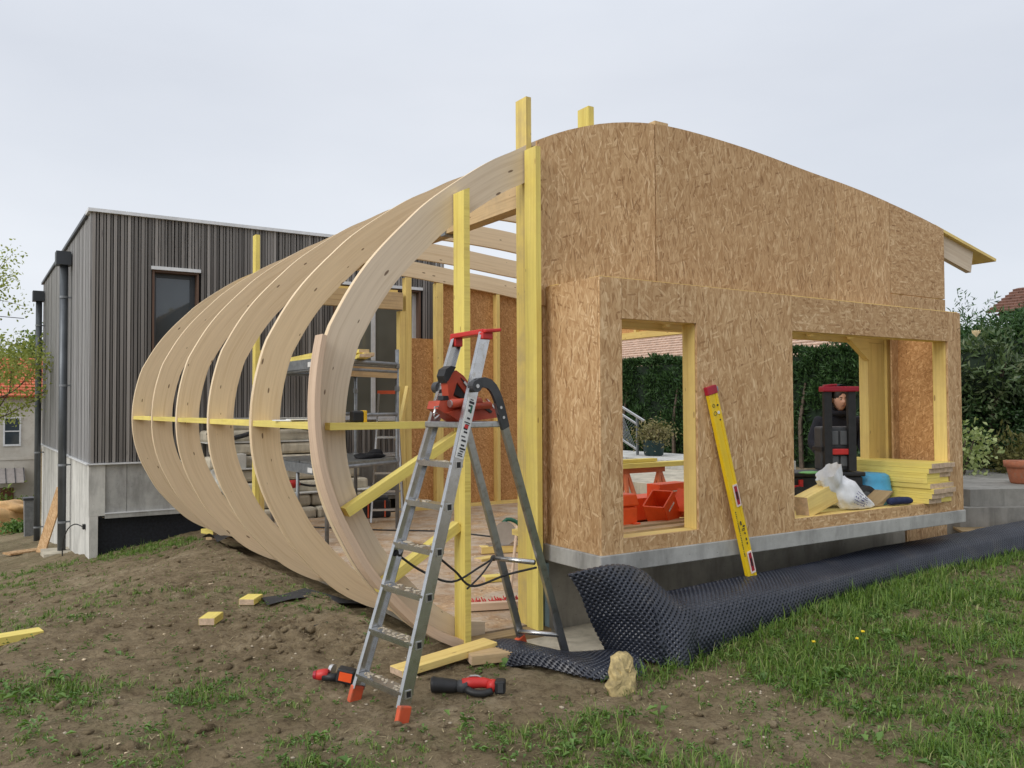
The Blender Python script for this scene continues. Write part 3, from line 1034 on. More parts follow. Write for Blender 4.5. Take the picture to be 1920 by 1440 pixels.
# facade boards, one by one, broken at the window and the door
bw = MB()
bw.box((0, 0, .5), (.041, .028, 1.0))
board_me = bw.mesh('board', GREYCLAD)
bn = MB()
bn.box((0, 0, .5), (.026, .028, 1.0))
board_me2 = bn.mesh('board', GREYCLAD)
def board(x, z0, z1, wide, y):
    o = finish(bpy.data.objects.new('board', board_me if wide else board_me2), house, False)
    o.location = o.location + Vector((x, y, z0))
    o.scale = (1, 1, z1 - z0)
HOLES = [(2.32, 2.985, 2.36, 3.70), (5.10, 6.71, 1.42, 3.70)]
x, k = BX + .01, 0
while x < BE:
    wide = k % 2 == 0
    w = .041 if wide else .026
    cx = x + w/2
    yy = BY + (.0 if wide else .012) + random.uniform(-.003, .003)
    hole = [h for h in HOLES if h[0]-.02 < cx < h[1]+.02]
    if hole:
        board(cx, .89, hole[0][2], wide, yy)
        board(cx, hole[0][3], 4.44, wide, yy)
    else:
        board(cx, .89, 4.44, wide, yy)
    x += w + random.choice((.011, .013, .016))
    k += 1
# the side is seen at a slant: boards joined
mb = MB()
y = BY + .02
while y < BB:
    w = random.choice((.035, .05, .06))
    mb.cbox(BX-.016 + random.uniform(0, .012), BX+.025, y, y+w, .89, 4.425)
    y += w + .011
tag(mb.build('side_boards', SIDECLAD, house), kind='stuff')
# the small window
def window(x0, x1, z0, z1, canopy, mull=()):
    w = thing_part('window', house)
    rv = MB()
    rv.cbox(x0, x0+.03, BY-.005, BY+.20, z0, z1)
    rv.cbox(x1-.03, x1, BY-.005, BY+.20, z0, z1)
    rv.cbox(x0+.031, x1-.031, BY-.004, BY+.20, z1-.03, z1-.001)
    rv.build('reveal', WOOD_REV, w)
    mb = MB()
    for a, b in ((x0+.031, x0+.075), (x1-.10, x1-.031)): mb.cbox(a, b, BY+.12, BY+.17, z0+.03, z1-.031)
    for m in mull: mb.cbox(m, m+.075, BY+.12, BY+.17, z0+.03, z1-.031)
    mb.cbox(x0+.076, x1-.101, BY+.121, BY+.169, z0, z0+.07)
    mb.cbox(x0+.076, x1-.101, BY+.121, BY+.169, z1-.09, z1-.031)
    mb.build('frame', WHITE if mull else DKGREY, w)
    mb = MB()
    mb.cbox(x0+.05, x1-.06, BY+.140, BY+.15, z0+.02, z1-.05)
    mb.build('pane', GLASS2 if mull else GLASS, w)
    mb = MB()
    mb.cbox(x0-.02, x1+.02, BY-.05, BY+.10, z1+.001, z1+.05)
    mb.build('canopy', WHITE, w)
    mb = MB()
    mb.cbox(x0, x1, BY-.03, BY+.2, z0-.03, z0-.001)
    mb.build('sill', ALU_D if mull else DKGREY, w)
def thing_part(name, parent):
    o = bpy.data.objects.new(name, None)
    o.empty_display_size = .1
    return finish(o, parent, False)
WOOD_REV = wood_mat('reveal_wood', (.14, .085, .06), (.08, .05, .04), knots=.4)
window(2.325, 2.98, 2.38, 3.685, True)
window(5.105, 6.705, 1.45, 3.685, True, (5.83,))
# downpipes with their hoppers
def downpipe(y, zt, zb):
    p = thing_part('drainpipe', house)
    mb = MB()
    mb.tube([(1.395, y, zb), (1.395, y, zt)], .062, 14)
    mb.build('pipe', ZINC, p, smooth=True)
    mb = MB()
    mb.box((1.38, y, zt+.10), (.22, .26, .22))
    mb.build('hopper', DKGREY, p)
    for z in (zt-.55, zt-2.0, zt-3.3, zb+.45):
        mb = MB()
        mb.tube([(1.395, y, z), (1.395, y, z+.035)], .068, 14)
        mb.cbox(1.45, 1.52, y-.012, y+.012, z+.006, z+.03)
        mb.build('bracket', GALV, p)
    mb = MB()
    mb.cbox(1.12, 1.517, y-.32, y+.35, zb-.35, zb+.01)
    mb.build('footing_block', CONC_S, p)
downpipe(15.62, 4.02, -.66)
downpipe(20.95, 4.0, -1.36)
# socket and black cable on the base
c = thing('power_cable', (1.5, 13.8, -.1), 'black cable hanging in a loop from a socket on the concrete corner', 'cable')
mb = MB()
mb.box((1.50, 13.62, -.045), (.035, .09, .07))
mb.build('socket', BLACK, c)
mb = MB()
mb.tube(smooth_curve([(1.49, 13.66, -.05), (1.42, 13.95, -.04), (1.36, 14.35, -.16), (1.33, 14.7, -.42), (1.33, 14.75, -.75)], 16), .009, 6)
mb.build('cord', RUBBER, c, smooth=True)
# strand board offcut leaning on the side
mb = MB()
p0, p1 = Vector((1.16, 17.15, -1.05)), Vector((1.44, 16.45, .22))
mb.beam(p0, p1, .34, .02, (1, .1, .2))
tag(mb.build('strand_board_offcut', OSB_FLAT), 'tall strand board offcut leaning between the two drainpipes', 'board')
mb = MB()
mb.box((1.02, 17.6, gz(1.02, 17.6)+.03), (.7, .28, .03), rotz(.4))
tag(mb.build('board_scrap', OSB_M), 'short strand board scrap lying at the foot of the drainpipes', 'board')

# ------------------------------------------------------------------ leaves
def leaf_cloud(pts, ln, wd, nrm_dir=None, droop=0.0, fold=.25, rng=RNG, up_bias=0.0):
    # pts (N,3); rhombic folded leaves, 2 triangles each
    N = len(pts)
    d = rng.normal(size=(N, 3))
    if nrm_dir is not None: d = d*.75 + nrm_dir
    d[:, 2] += up_bias - droop
    d /= np.linalg.norm(d, axis=1)[:, None] + 1e-9
    a = rng.normal(size=(N, 3))
    s = np.cross(d, a)
    s /= np.linalg.norm(s, axis=1)[:, None] + 1e-9
    n = np.cross(d, s)
    L = ln*rng.uniform(.6, 1.35, N)[:, None]
    W = wd*rng.uniform(.7, 1.3, N)[:, None]
    V = np.stack([pts, pts + d*L*.5 + s*W*.5 + n*W*fold, pts + d*L, pts + d*L*.5 - s*W*.5 + n*W*fold], 1).reshape(-1, 3)
    b = np.arange(N)[:, None]*4
    F = np.concatenate([b, b+1, b+2, b, b+2, b+3], 1).reshape(-1, 3)
    return V, F

def leaf_obj(name, mat, parent, pts, ln, wd, **kw):
    V, F = leaf_cloud(pts, ln, wd, **kw)
    return mobj(name, fast_mesh(name, V, F, mat), parent)

def limb_tree(mb, p, d, L, r, depth, tips, rg, spread=.55, shrink=.68, gravity=.0):
    n = 4
    pts, rs = [Vector(p)], [r]
    dd = Vector(d).normalized()
    for i in range(n):
        dd = (dd + Vector((rg.uniform(-1, 1), rg.uniform(-1, 1), rg.uniform(-.6, 1)-gravity))*.14).normalized()
        pts.append(pts[-1] + dd*L/n)
        rs.append(r*(1 - .45*(i+1)/n))
    mb.tube(pts, rs, 6 if r > .02 else 4, cap=False)
    if depth <= 1: tips += pts[2:]
    if depth == 0: return
    for k in range(rg.choice((2, 3, 3))):
        q = pts[rg.choice((2, 3, 4, 4))]
        nd = (dd + Vector((rg.uniform(-1, 1), rg.uniform(-1, 1), rg.uniform(-.5, .8)))*spread*1.6).normalized()
        limb_tree(mb, q, nd, L*shrink*rg.uniform(.8, 1.2), r*.55, depth-1, tips, rg, spread, shrink, gravity)

# young tree with spring leaves at the left edge
def leafy_tree(loc, h, seed, label, mat, nl, ls, spread=.6, group=None, depth=5, d0=(0, 0, 1), trunk=.10):
    rg = random.Random(seed)
    t = thing('leafy_tree', loc, label, 'tree', group)
    mb, tips = MB(), []
    limb_tree(mb, loc, d0, h*.36, trunk, depth, tips, rg, spread, .74)
    mb.build('trunk', BARK, t, smooth=True)
    T = np.array([tuple(p) for p in tips])
    idx = RNG.integers(0, len(T), nl)
    pts = T[idx] + RNG.normal(size=(nl, 3))*ls*1.6
    leaf_obj('crown', mat, t, pts, ls, ls*.55, droop=.15)
leafy_tree((-.55, 19.5, gz(-.55, 19.5)), 6.6, 5, 'slender young tree with sparse yellow-green spring leaves at the left edge', SPRING, 9000, .085, .62)
for i, (x, y, h, s, lb, m) in enumerate(((-1.0, 56, 5.0, 15, 'round green tree standing behind the orange tiled roof', SPRING2),
                                   (1.6, 60, 5.6, 22, 'darker bushy tree behind the orange roof, nearer the drainpipe', SPRING2),
                                   (4.2, 64, 5.8, 31, 'farthest bushy tree, mostly hidden by the clad house', SPRING2))):
    leafy_tree((x, y, base_z(x, y)), h, s, lb, m, 9000, .30, .8, 'trees behind the orange roof', 4, (0, 0, 1), .2)

# neighbour's house at the left edge
HY = 46
hz = -4.2
nh = thing('neighbour_house', (0, HY+4, hz), 'old beige rendered house with an orange tiled roof, seen past the drainpipes', 'house')
mb = MB()
mb.cbox(-6, 5, HY, HY+8, hz-1, 2.35)
mb.build('wall', RENDERW, nh)
mb = MB()
cols, rows = 46, 14
for j in range(rows):
    f0, f1 = j/rows, (j+1)/rows
    for i in range(cols):
        x0 = -6.4 + 11.8*i/cols
        mb.beam((x0+.128, HY-.4+4*f0-.06, 2.25+1.98*f0+.02), (x0+.128, HY-.4+4*f1, 2.25+1.98*f1), .235, .07)
tag(mb.build('roof_tiles', TILE_R, nh), kind='stuff')
mb = MB()
mb.prism([(HY-.35, 2.2), (HY+8.3, 2.2), (HY+4, 4.15)], -6.3, 5.3, axis='X')
mb.build('roof', TILE_R, nh)
w = thing_part('window', nh)
mb = MB()
x0, x1, z0, z1 = 1.72, 2.30, .02, 1.22
mb.cbox(x0-.07, x1+.07, HY-.05, HY+.02, z0-.09, z0); mb.cbox(x0-.07, x1+.07, HY-.05, HY+.02, z1, z1+.07)
mb.cbox(x0-.07, x0, HY-.05, HY+.02, z0+.001, z1-.001); mb.cbox(x1, x1+.07, HY-.05, HY+.02, z0+.001, z1-.001)
mb.cbox(x0+.001, x1-.001, HY-.045, HY+.015, .60, .655)
mb.build('frame', WHITE, w)
mb = MB()
mb.cbox(x0, x1, HY-.02, HY+.01, z0+.001, z1-.001)
mb.build('pane', GLASS, w)
blk('string_course', RENDERW, -6, 5.02, HY-.03, HY+.01, -.72, -.62, nh)
blk('door', wood_mat('brown_door', (.16, .07, .04), (.1, .04, .03)), 1.55, 2.1, HY-.02, HY+.02, hz, -2.0, nh)
aw = thing('glass_awning', (1.9, HY-.6, -1.6), 'small wired awning over the brown door of the beige house', 'awning')
mb = MB()
mb.beam((1.75, HY-1.1, -1.72), (1.75, HY-.04, -1.12), 1.55, .03)
mb.build('canopy_sheet', plain_mat('awning_sheet', (.30, .27, .25), .6), aw)
mb = MB()
for x in (1.02, 1.36, 1.75, 2.12, 2.48): mb.beam((x, HY-1.12, -1.695), (x, HY-.05, -1.09), .03, .03)
mb.build('rib_bars', DKGREY, aw)
# the tan tarpaulin heap in front of it, on a little trailer
hp = thing('tarpaulin_heap', (1.1, 29, gz(1.1, 29)), 'heap under a crumpled tan tarpaulin at the far left edge', 'heap')
zb = gz(1.0, 29)
mb = MB()
mb.lump((.85, 29, zb+.42), (.95, .7, .46), 0, 5, .22, (26, 16), boxy=.45)
mb.lump((1.15, 28.9, zb+.78), (.62, .55, .2), 0, 9, .3, (22, 12))
mb.build('tarpaulin', TARP, hp, smooth=True)
mb = MB()
for x in (.35,): mb.tube([(x, 28.25, zb+.18), (x+.12, 28.25, zb+.18)], .2, 16)
mb.build('wheel', RUBBER, hp)
pts = np.array([(0.9, 44, -3.2)]) + RNG.normal(size=(2600, 3))*np.array([.9, .5, .5])
sh = thing('garden_bush', (.9, 44, -4.1), 'dark green bush beside the awning of the beige house', 'bush')
leaf_obj('crown', SPRING2, sh, pts, .22, .12)
mb = MB(); mb.tube([(.9, 44, -4.4), (.9, 44, -3.2)], .06, 6); mb.build('trunk', BARK, sh)
sh = thing('weed_clump', (1.35, 27.4, gz(1.35, 27.4)), 'low green weed clump in front of the tarpaulin heap', 'plant')
pts = np.array([(1.3, 27.4, gz(1.3, 27.4)+.12)]) + RNG.normal(size=(500, 3))*np.array([.2, .2, .09])
leaf_obj('leaves', WEED, sh, pts, .13, .05, up_bias=.6)
bn = thing('waste_bin', (1.25, 24.2, gz(1.25, 24.2)), 'grey wheeled bin with dark lid beyond the far drainpipe', 'bin')
zb = gz(1.25, 24.2)
mb = MB(); mb.box((1.47, 24.2, zb+.45), (.26, .36, .9), taper=1.12); mb.build('body', GALV, bn)
mb = MB(); mb.box((1.47, 24.2, zb+.93), (.33, .44, .06)); mb.build('lid', DGREY, bn)
mb = MB()
mb.tube([(-8, 30, 4.9), (1.6, 30, 4.45)], .012, 5)
tag(mb.build('overhead_wire', BLACK), 'thin overhead wire crossing behind the spring tree', 'wire')

# ------------------------------------------------------------------ hedges, shrubs and roofs to the right
HXF = 17.0
hd = thing('thuja_hedge', (18, 14, .1), 'tall clipped dark thuja hedge closing the garden behind the extension', 'hedge')
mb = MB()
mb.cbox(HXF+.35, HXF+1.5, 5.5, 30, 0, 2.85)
mb.build('light_block_core', CORE, hd)  # solid box added inside the hedge to block light through the leaves
N = 110000
y = RNG.uniform(5.3, 29, N)
z = RNG.uniform(.05, 1, N)**.85*3.08
dep_ = (fbm(y, z*1.3, 1.6, 3, 5)-.5)*.55 + (fbm(y, z, 5, 2, 8)-.5)*.3
pts = np.stack([HXF + .25 + dep_ + RNG.uniform(-.05, .3, N), y, z + (fbm(y, y*0, .9, 3, 4)-.5)*.35*(z/3)], 1)
top = RNG.random(N) < .12
pts[top, 0] = HXF + .2 + RNG.uniform(0, 1.1, top.sum())
pts[top, 2] = 2.95 + (fbm(pts[top, 1], pts[top, 0], 1.2, 3, 4)-.5)*.4
V, F = leaf_cloud(pts, .15, .038, nrm_dir=np.array([-.45, 0, .85]), rng=RNG)
mobj('crown', fast_mesh('crown', V, F, THUJA), hd)
for yy in (7, 9.1, 11.2, 13.4, 15.5, 17.8, 20, 22.3, 24.5):
    mb = MB()
    mb.tube([(HXF+.12, yy, 0), (HXF+.2, yy+.1, 1.2), (HXF+.3, yy, 2.2)], [.06, .05, .03], 6)
    mb.build('trunk', BARK, hd)
# loose conifer hedge at the right, with feathery tips
ch_ = thing('conifer_hedge', (15.2, 6.5, .1), 'taller feathery conifer hedge rising above the shrubs at the right edge', 'hedge')
mb = MB()
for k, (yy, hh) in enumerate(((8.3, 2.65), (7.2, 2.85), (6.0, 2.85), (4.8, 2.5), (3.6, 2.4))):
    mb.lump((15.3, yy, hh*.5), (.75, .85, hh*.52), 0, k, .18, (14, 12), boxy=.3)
mb.build('light_block_core', CORE, ch_, smooth=True)  # solid lumps added behind the sprays to keep light out
pts, dirs = [], []
for k, (yy, hh) in enumerate(((8.35, 3.0), (7.25, 3.2), (6.1, 3.2), (4.9, 2.9), (3.6, 2.75))):
    n = 19000
    th = RNG.uniform(0, 2*np.pi, n)
    zz = RNG.uniform(.02, 1, n)
    r = (1.0 - .30*zz**2)*(1 + .22*np.sin(th*5+k) + .25*(RNG.random(n)-.5))
    p = np.stack([15.3 + .95*r*np.cos(th), yy + 1.0*r*np.sin(th), zz*hh], 1)
    caps = zz > .9
    p[caps, :2] = np.array([15.3, yy]) + RNG.normal(size=(caps.sum(), 2))*.42
    pts.append(p)
    dirs.append(np.stack([np.cos(th)*.8, np.sin(th)*.8, .55 + 0*th], 1))
pts, dirs = np.concatenate(pts), np.concatenate(dirs)
V, F = leaf_cloud(pts, .13, .03, nrm_dir=dirs)
mobj('crown', fast_mesh('crown', V, F, CONIF), ch_)
tips = []
for k in range(34):
    yy = RNG.uniform(4.2, 9.0)
    p0 = np.array([15.2 + RNG.normal()*.3, yy, 2.98 + RNG.uniform(0, .25)])
    d = np.array([RNG.normal()*.25, RNG.normal()*.35, 1.0])
    L = RNG.uniform(.2, .5)
    for s in np.linspace(0, 1, 20):
        tips.append(p0 + d*L*s + RNG.normal(size=3)*.018*(1.3-s))
V, F = leaf_cloud(np.array(tips), .10, .022, up_bias=.8)
tag(mobj('feathery_tips', fast_mesh('feathery_tips', V, F, CONIF), ch_), kind='stuff')
mb = MB(); mb.tube([(15.3, 6.1, 0), (15.3, 6.1, 2.6)], .08, 6); mb.build('trunk', BARK, ch_)

def shrub(name, label, cat, c, r, n, mat, ln, wd, seed, core=True, dens=.35, **kw):
    s = thing(name, (c[0], c[1], 0.1), label, cat)
    rg = random.Random(seed)
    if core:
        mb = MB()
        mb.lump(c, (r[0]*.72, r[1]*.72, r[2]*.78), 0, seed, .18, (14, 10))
        mb.build('light_block_core', CORE, s, smooth=True)  # added light-blocking lump within the leaf shell
    d = RNG.normal(size=(n, 3))
    d /= np.linalg.norm(d, axis=1)[:, None]
    lob = 1 + .28*np.sin(d[:, 0]*5+seed)*np.cos(d[:, 1]*6+seed*2) + .16*np.sin(d[:, 2]*9+d[:, 0]*7)
    rad = lob*(1 - dens*RNG.random(n)**1.6)
    pts = np.array(c) + d*np.array(r)*rad[:, None]
    V, F = leaf_cloud(pts, ln, wd, nrm_dir=d*.55, **kw)
    mobj('crown', fast_mesh('crown', V, F, mat), s)
    mb = MB()
    for k in range(5):
        a = rg.uniform(0, 6.28)
        mb.tube(smooth_curve([(c[0]+.05*math.cos(a), c[1]+.05*math.sin(a), .02), (c[0]+r[0]*.3*math.cos(a), c[1]+r[1]*.3*math.sin(a), c[2]*.6), (c[0]+r[0]*.7*math.cos(a), c[1]+r[1]*.7*math.sin(a), c[2]+r[2]*.35)], 7), [.03, .028, .025, .02, .016, .012, .008], 5)
    mb.build('trunk', BARK, s)
    return s
shrub('laurel_shrub', 'broad glossy dark green laurel shrub behind the concrete steps', 'shrub', (13.4, 7.6, .95), (1.0, 1.5, 1.05), 26000, LAUREL, .062, .036, 3)
shrub('laurel_shrub', 'glossy ivy-like shrub at the right edge above the flower pot', 'shrub', (13.7, 5.4, 1.05), (1.0, 1.35, 1.15), 26000, LAUREL, .060, .040, 8)
mg = shrub('magnolia_bush', 'magnolia bush with long pale-edged leaves and cream flowers', 'shrub', (13.2, 7.05, 2.05), (.75, .95, .62), 5200, MAGN, .13, .042, 12, True, .5, up_bias=.25)
for k, (dx, dy, dz) in enumerate(((-.55, -.30, .66), (-.5, .25, .52))):
    f = MB()
    q = Vector((13.2+dx, 7.05+dy, 1.99+dz))
    for j in range(7):
        a = j*.9
        d = Vector((math.cos(a)*.5, math.sin(a)*.5, .85)).normalized()
        s_ = Vector((-math.sin(a), math.cos(a), 0))
        L = .13 if k == 0 else .09
        f.poly([q, q + d*L*.6 + s_*L*.32, q + d*L, q + d*L*.6 - s_*L*.32])
    f.build('flower', CREAM, mg)
shrub('lime_bush', 'small pale lime-green bush against the dark ivy beside the bay', 'shrub', (11.6, 6.55, 1.02), (.42, .55, .42), 950, LIME, .075, .05, 21, False, .7)
shrub('olive_bush', 'twiggy olive-yellow bush behind the terracotta pot', 'shrub', (12.4, 6.05, .85), (.40, .5, .42), 1200, TWIGGY, .09, .03, 27, False, .8, up_bias=.4)
# roofs of the neighbours beyond the hedge
def tiled_house(name, label, x0, y0, y1, ze, zr, depth, mat, rows, wallmat, proud=.045):
    h = thing(name, (x0+depth, (y0+y1)/2, 0), label, 'house')
    mb = MB()
    mb.cbox(x0+.5, x0+2*depth-.5, y0+.3, y1-.3, 0, ze)
    mb.build('wall', wallmat, h)
    mb = MB()
    mb.prism([(x0, ze-.08), (x0+2*depth, ze-.08), (x0+depth, zr-.08)], y0, y1)
    mb.build('roof', mat, h)
    mb = MB()
    for j in range(rows):
        f0, f1 = j/rows, (j+1)/rows
        a = (x0 + depth*f0 - .10, ze + (zr-ze)*f0 - .03 + proud)
        b = (x0 + depth*f1, ze + (zr-ze)*f1)
        y = y0
        while y < y1:
            mb.beam((a[0], y+.15, a[1]), (b[0], y+.15, b[1]), .285, proud)
            y += .30
    tag(mb.build('roof_tiles', mat, h), kind='stuff')
    return h
tiled_house('neighbour_house', 'house with a pale pinkish tiled roof showing above the thuja hedge', 26, 18.5, 38, 3.4, 6.2, 3.7, TILE_P, 22, RENDERW)
tiled_house('neighbour_house', 'house with a dark brown tiled roof at the right edge above the conifers', 26.5, 6.0, 13.55, 4.45, 5.35, 1.9, TILE_B, 8, RENDERW, .07)

# garden terrace, steps, pot, railing
ter = tag(MB.build((lambda m: (m.cbox(9.9, 14.5, 9.3, 17.5, -.2, .32), m)[1])(MB()), 'terrace', CONC_S), None, None, None, 'structure')
tag(MB.build((lambda m: (m.cbox(12.6, 14.5, 11.5, 17.4, .321, .50), m)[1])(MB()), 'terrace', CONC_P), None, None, None, 'structure')
st = thing('concrete_steps', (10.5, 5.2, 0), 'two broad grey concrete steps to the right of the bay', 'steps')
for x0, y0, y1, z0, z1, m in ((9.55, 4.5, 6.9, .50, .69, CONC_E), (9.33, 4.2, 6.9, .0, .499, CONC_E)):
    mb = MB()
    mb.prism([(x0, y1), (x0, 5.2 if z1 > .5 else 5.2), (x0+2.6, y0-.6), (x0+5, y0-.6), (x0+5, y1)], z0, z1, axis='Z')
    mb.build('step', m, st, bevel=.01)
mb = MB()
mb.prism([(9.05, 5.02), (10.6, 4.30), (10.9, 4.55), (9.35, 5.3)], .26, .285, axis='Z')
tag(mb.build('grey_board', WOOD_DARK), 'weathered grey board lying below the concrete steps', 'board')
mb = MB()
mb.prism([(9.3, 5.0), (10.6, 4.42), (10.7, 4.55), (9.4, 5.15)], -.1, .258, axis='Z')
tag(mb.build('concrete_kerb', CONC_S), 'sandy concrete kerb block under the grey board', 'block')
def lathe_pot(name, label, c, prof, mat, rim=None):
    p = thing(name, c, label, 'pot')
    mb = MB()
    mb.lathe(prof, c, 24)
    mb.build('body', mat, p, smooth=True)
    return p
pot = lathe_pot('flower_pot', 'terracotta flower pot standing on the upper concrete step', (10.80, 5.24, .69), [(.12, 0), (.135, .02), (.17, .19), (.172, .195), (.197, .20), (.203, .275), (.175, .277), (.16, .23), (.001, .22)], TERRA)
pg = lathe_pot('plant_pot', 'dark green pot holding the pinkish shrub by the stair railing', (13.5, 14.7, .50), [(.19, 0), (.22, .03), (.25, .32), (.27, .33), (.27, .36), (.2, .36), (.001, .3)], POT_G)
s = thing('potted_shrub', (13.5, 14.7, .8), 'rounded pinkish-green shrub growing in the dark green pot', 'shrub')
pts = np.array([13.5, 14.7, 1.0]) + RNG.normal(size=(1700, 3))*np.array([.17, .21, .13])
leaf_obj('crown', SHRUBP, s, pts, .09, .035)
mb = MB()
for k in range(9):
    a = k*.7
    mb.tube([(13.5, 14.7, .8), (13.5+.3*math.cos(a), 14.7+.4*math.sin(a), 1.05)], [.015, .006], 5)
mb.build('trunk', BARK, s)
rl = thing('stair_railing', (13.4, 15.4, .5), 'galvanised stair railing with wire mesh infill beyond the small window', 'railing')
mb = MB()
mb.beam((13.4, 15.15, .5), (13.4, 15.15, 1.37), .05, .05)
mb.beam((13.4, 16.7, .9), (13.4, 16.7, 2.05), .05, .05)
mb.build('post', GALV, rl)
mb = MB()
mb.beam((13.4, 14.9, 1.30), (13.4, 17.2, 2.26), .05, .045)
mb.build('handrail', STEEL, rl)
mb = MB()
mb.beam((13.4, 15.15, .62), (13.4, 17.0, 1.36), .04, .04)
mb.beam((13.4, 15.15, 1.22), (13.4, 17.0, 2.0), .04, .04)
mb.build('cross_bar', STEEL, rl)
mb = MB()
for k in range(26):
    y = 15.2 + k*.07
    zt = 1.22 + (y-15.15)*.42
    zb2 = .62 + (y-15.15)*.4
    mb.tube([(13.4, y, zb2), (13.4, min(y+.5, 17), zt + (min(y+.5, 17)-y)*.42)], .004, 3)
    if y+.5 < 17.3: mb.tube([(13.4, y+.5, zb2+.2), (13.4, y, zt)], .004, 3)
mb.build('wire_mesh', GALV, rl)

# ------------------------------------------------------------------ dimpled drainage membrane
def resample_sheet(ctrl, res):
    # ctrl: rows (along v) of points (along u) -> dense grid with ~res spacing
    C = np.array(ctrl, float)
    lu = np.mean([np.sum(np.linalg.norm(np.diff(r, axis=0), axis=1)) for r in C])
    lv = np.mean([np.sum(np.linalg.norm(np.diff(C[:, i], axis=0), axis=1)) for i in range(C.shape[1])])
    nu, nv = int(lu/res)+2, int(lv/res)+2
    A = np.stack([smooth_curve(r, nu) for r in C])
    return np.stack([smooth_curve(A[:, i], nv) for i in range(nu)], 1), lu, lv

def membrane_sheet(ctrl, res, pitch, depth, parent, wav=.012, seed=0, flip=False):
    G, lu, lv = resample_sheet(ctrl, res)
    nv, nu = G.shape[:2]
    du = np.gradient(G, axis=1)
    dv = np.gradient(G, axis=0)
    N = np.cross(du, dv)
    N /= np.linalg.norm(N, axis=2)[:, :, None] + 1e-9
    if flip: N = -N
    U, W = np.meshgrid(np.linspace(0, lu, nu), np.linspace(0, lv, nv))
    k = 2*np.pi/pitch
    g = np.cos(k*(U+W)*.7071)*1.0 + np.cos(k*(U-W)*.7071)
    d = sstep(.45, .85, g)
    w = (fbm(U+seed, W+seed*2, 2.2, 3, seed)-.5)*wav*2
    G = G + N*(w - d*depth)[:, :, None]
    ii = np.arange(nv*nu).reshape(nv, nu)
    F = np.stack([ii[:-1, :-1], ii[:-1, 1:], ii[1:, 1:], ii[1:, :-1]], -1).reshape(-1, 4)
    return mobj('membrane_sheet', fast_mesh('membrane_sheet', G.reshape(-1, 3), F, MEMB, True), parent)

mem = thing('drainage_membrane', (3.7, 4.3, 0), 'dark dimpled drainage membrane rolled out along the footing, bunched up at the bay corner', 'membrane')
# long run along the footing
stations = [(3.72, 4.02, .00, .43), (4.1, 4.03, .02, .36), (4.6, 4.04, .04, .37), (5.2, 4.08, .08, .37), (6.0, 4.20, .09, .355), (6.9, 4.33, .10, .35),
            (7.8, 4.38, .10, .34), (8.8, 4.42, .11, .345), (9.8, 4.40, .11, .37), (11.2, 4.36, .12, .40), (13.0, 4.30, .12, .40)]
prof = []
for x, yf, zb, zt in stations:
    j = (vnoise(np.array([x*2.1]), np.array([3.3]), 5)[0]-.5)*.05
    h = zt - zb
    prof.append([(x, yf+.40, zt-.20), (x, yf+.385+j, zt-.02), (x+.01, yf+.30+j, zt), (x+.02, yf+.17, zt-.012+j*.6), (x+.02, yf+.05+j, zb+h*.83), (x+.01, yf-.005+j, zb+h*.55), (x, yf-.02, zb+h*.25), (x, yf+.0, zb-.06)])
ctrl = [[prof[i][k] for i in range(len(prof))] for k in range(8)]
membrane_sheet(ctrl, .0056, .029, .017, mem, .012, 3, flip=True)
# hump standing up at the corner
hump = [[(3.25, 4.36, .585), (3.42, 4.31, .615), (3.60, 4.28, .62), (3.76, 4.27, .58), (3.88, 4.30, .50), (3.95, 4.36, .42)],
        [(3.25, 4.33, .57), (3.42, 4.27, .595), (3.60, 4.235, .595), (3.78, 4.22, .55), (3.92, 4.24, .46), (4.02, 4.28, .385)],
        [(3.33, 4.33, .45), (3.47, 4.25, .44), (3.62, 4.17, .43), (3.79, 4.11, .40), (3.93, 4.09, .355), (4.05, 4.10, .33)],
        [(3.42, 4.36, .29), (3.53, 4.25, .29), (3.66, 4.12, .28), (3.80, 4.03, .26), (3.93, 4.00, .235), (4.05, 4.02, .22)],
        [(3.53, 4.40, .13), (3.60, 4.26, .14), (3.70, 4.08, .14), (3.80, 3.98, .12), (3.90, 3.955, .10), (4.0, 3.98, .10)],
        [(3.63, 4.43, .0), (3.66, 4.28, .02), (3.71, 4.08, .015), (3.78, 3.96, .01), (3.86, 3.93, -.01), (3.95, 3.96, -.03)]]
membrane_sheet(hump, .0041, .0295, .019, mem, .012, 7, flip=True)
# strip lying over the edge of the footing
strip = [[(2.93, 5.02, -.01), (3.05, 4.93, .05), (3.18, 4.74, .045), (3.32, 4.60, .03), (3.48, 4.51, .02), (3.65, 4.42, .03)],
         [(2.96, 4.92, .06), (3.08, 4.80, .10), (3.20, 4.62, .075), (3.34, 4.46, .05), (3.50, 4.37, .045), (3.67, 4.31, .06)],
         [(2.95, 4.78, .07), (3.06, 4.62, .11), (3.18, 4.42, .10), (3.31, 4.27, .06), (3.48, 4.20, .05), (3.66, 4.17, .06)],
         [(2.92, 4.70, .03), (3.02, 4.50, .09), (3.14, 4.27, .09), (3.28, 4.12, .05), (3.45, 4.05, .035), (3.62, 4.05, .04)],
         [(2.93, 4.62, -.02), (3.02, 4.42, .03), (3.13, 4.19, .02), (3.27, 4.01, .0), (3.43, 3.95, .0), (3.58, 3.97, .0)]]
membrane_sheet(strip, .0043, .0295, .018, mem, .012, 11, flip=True)
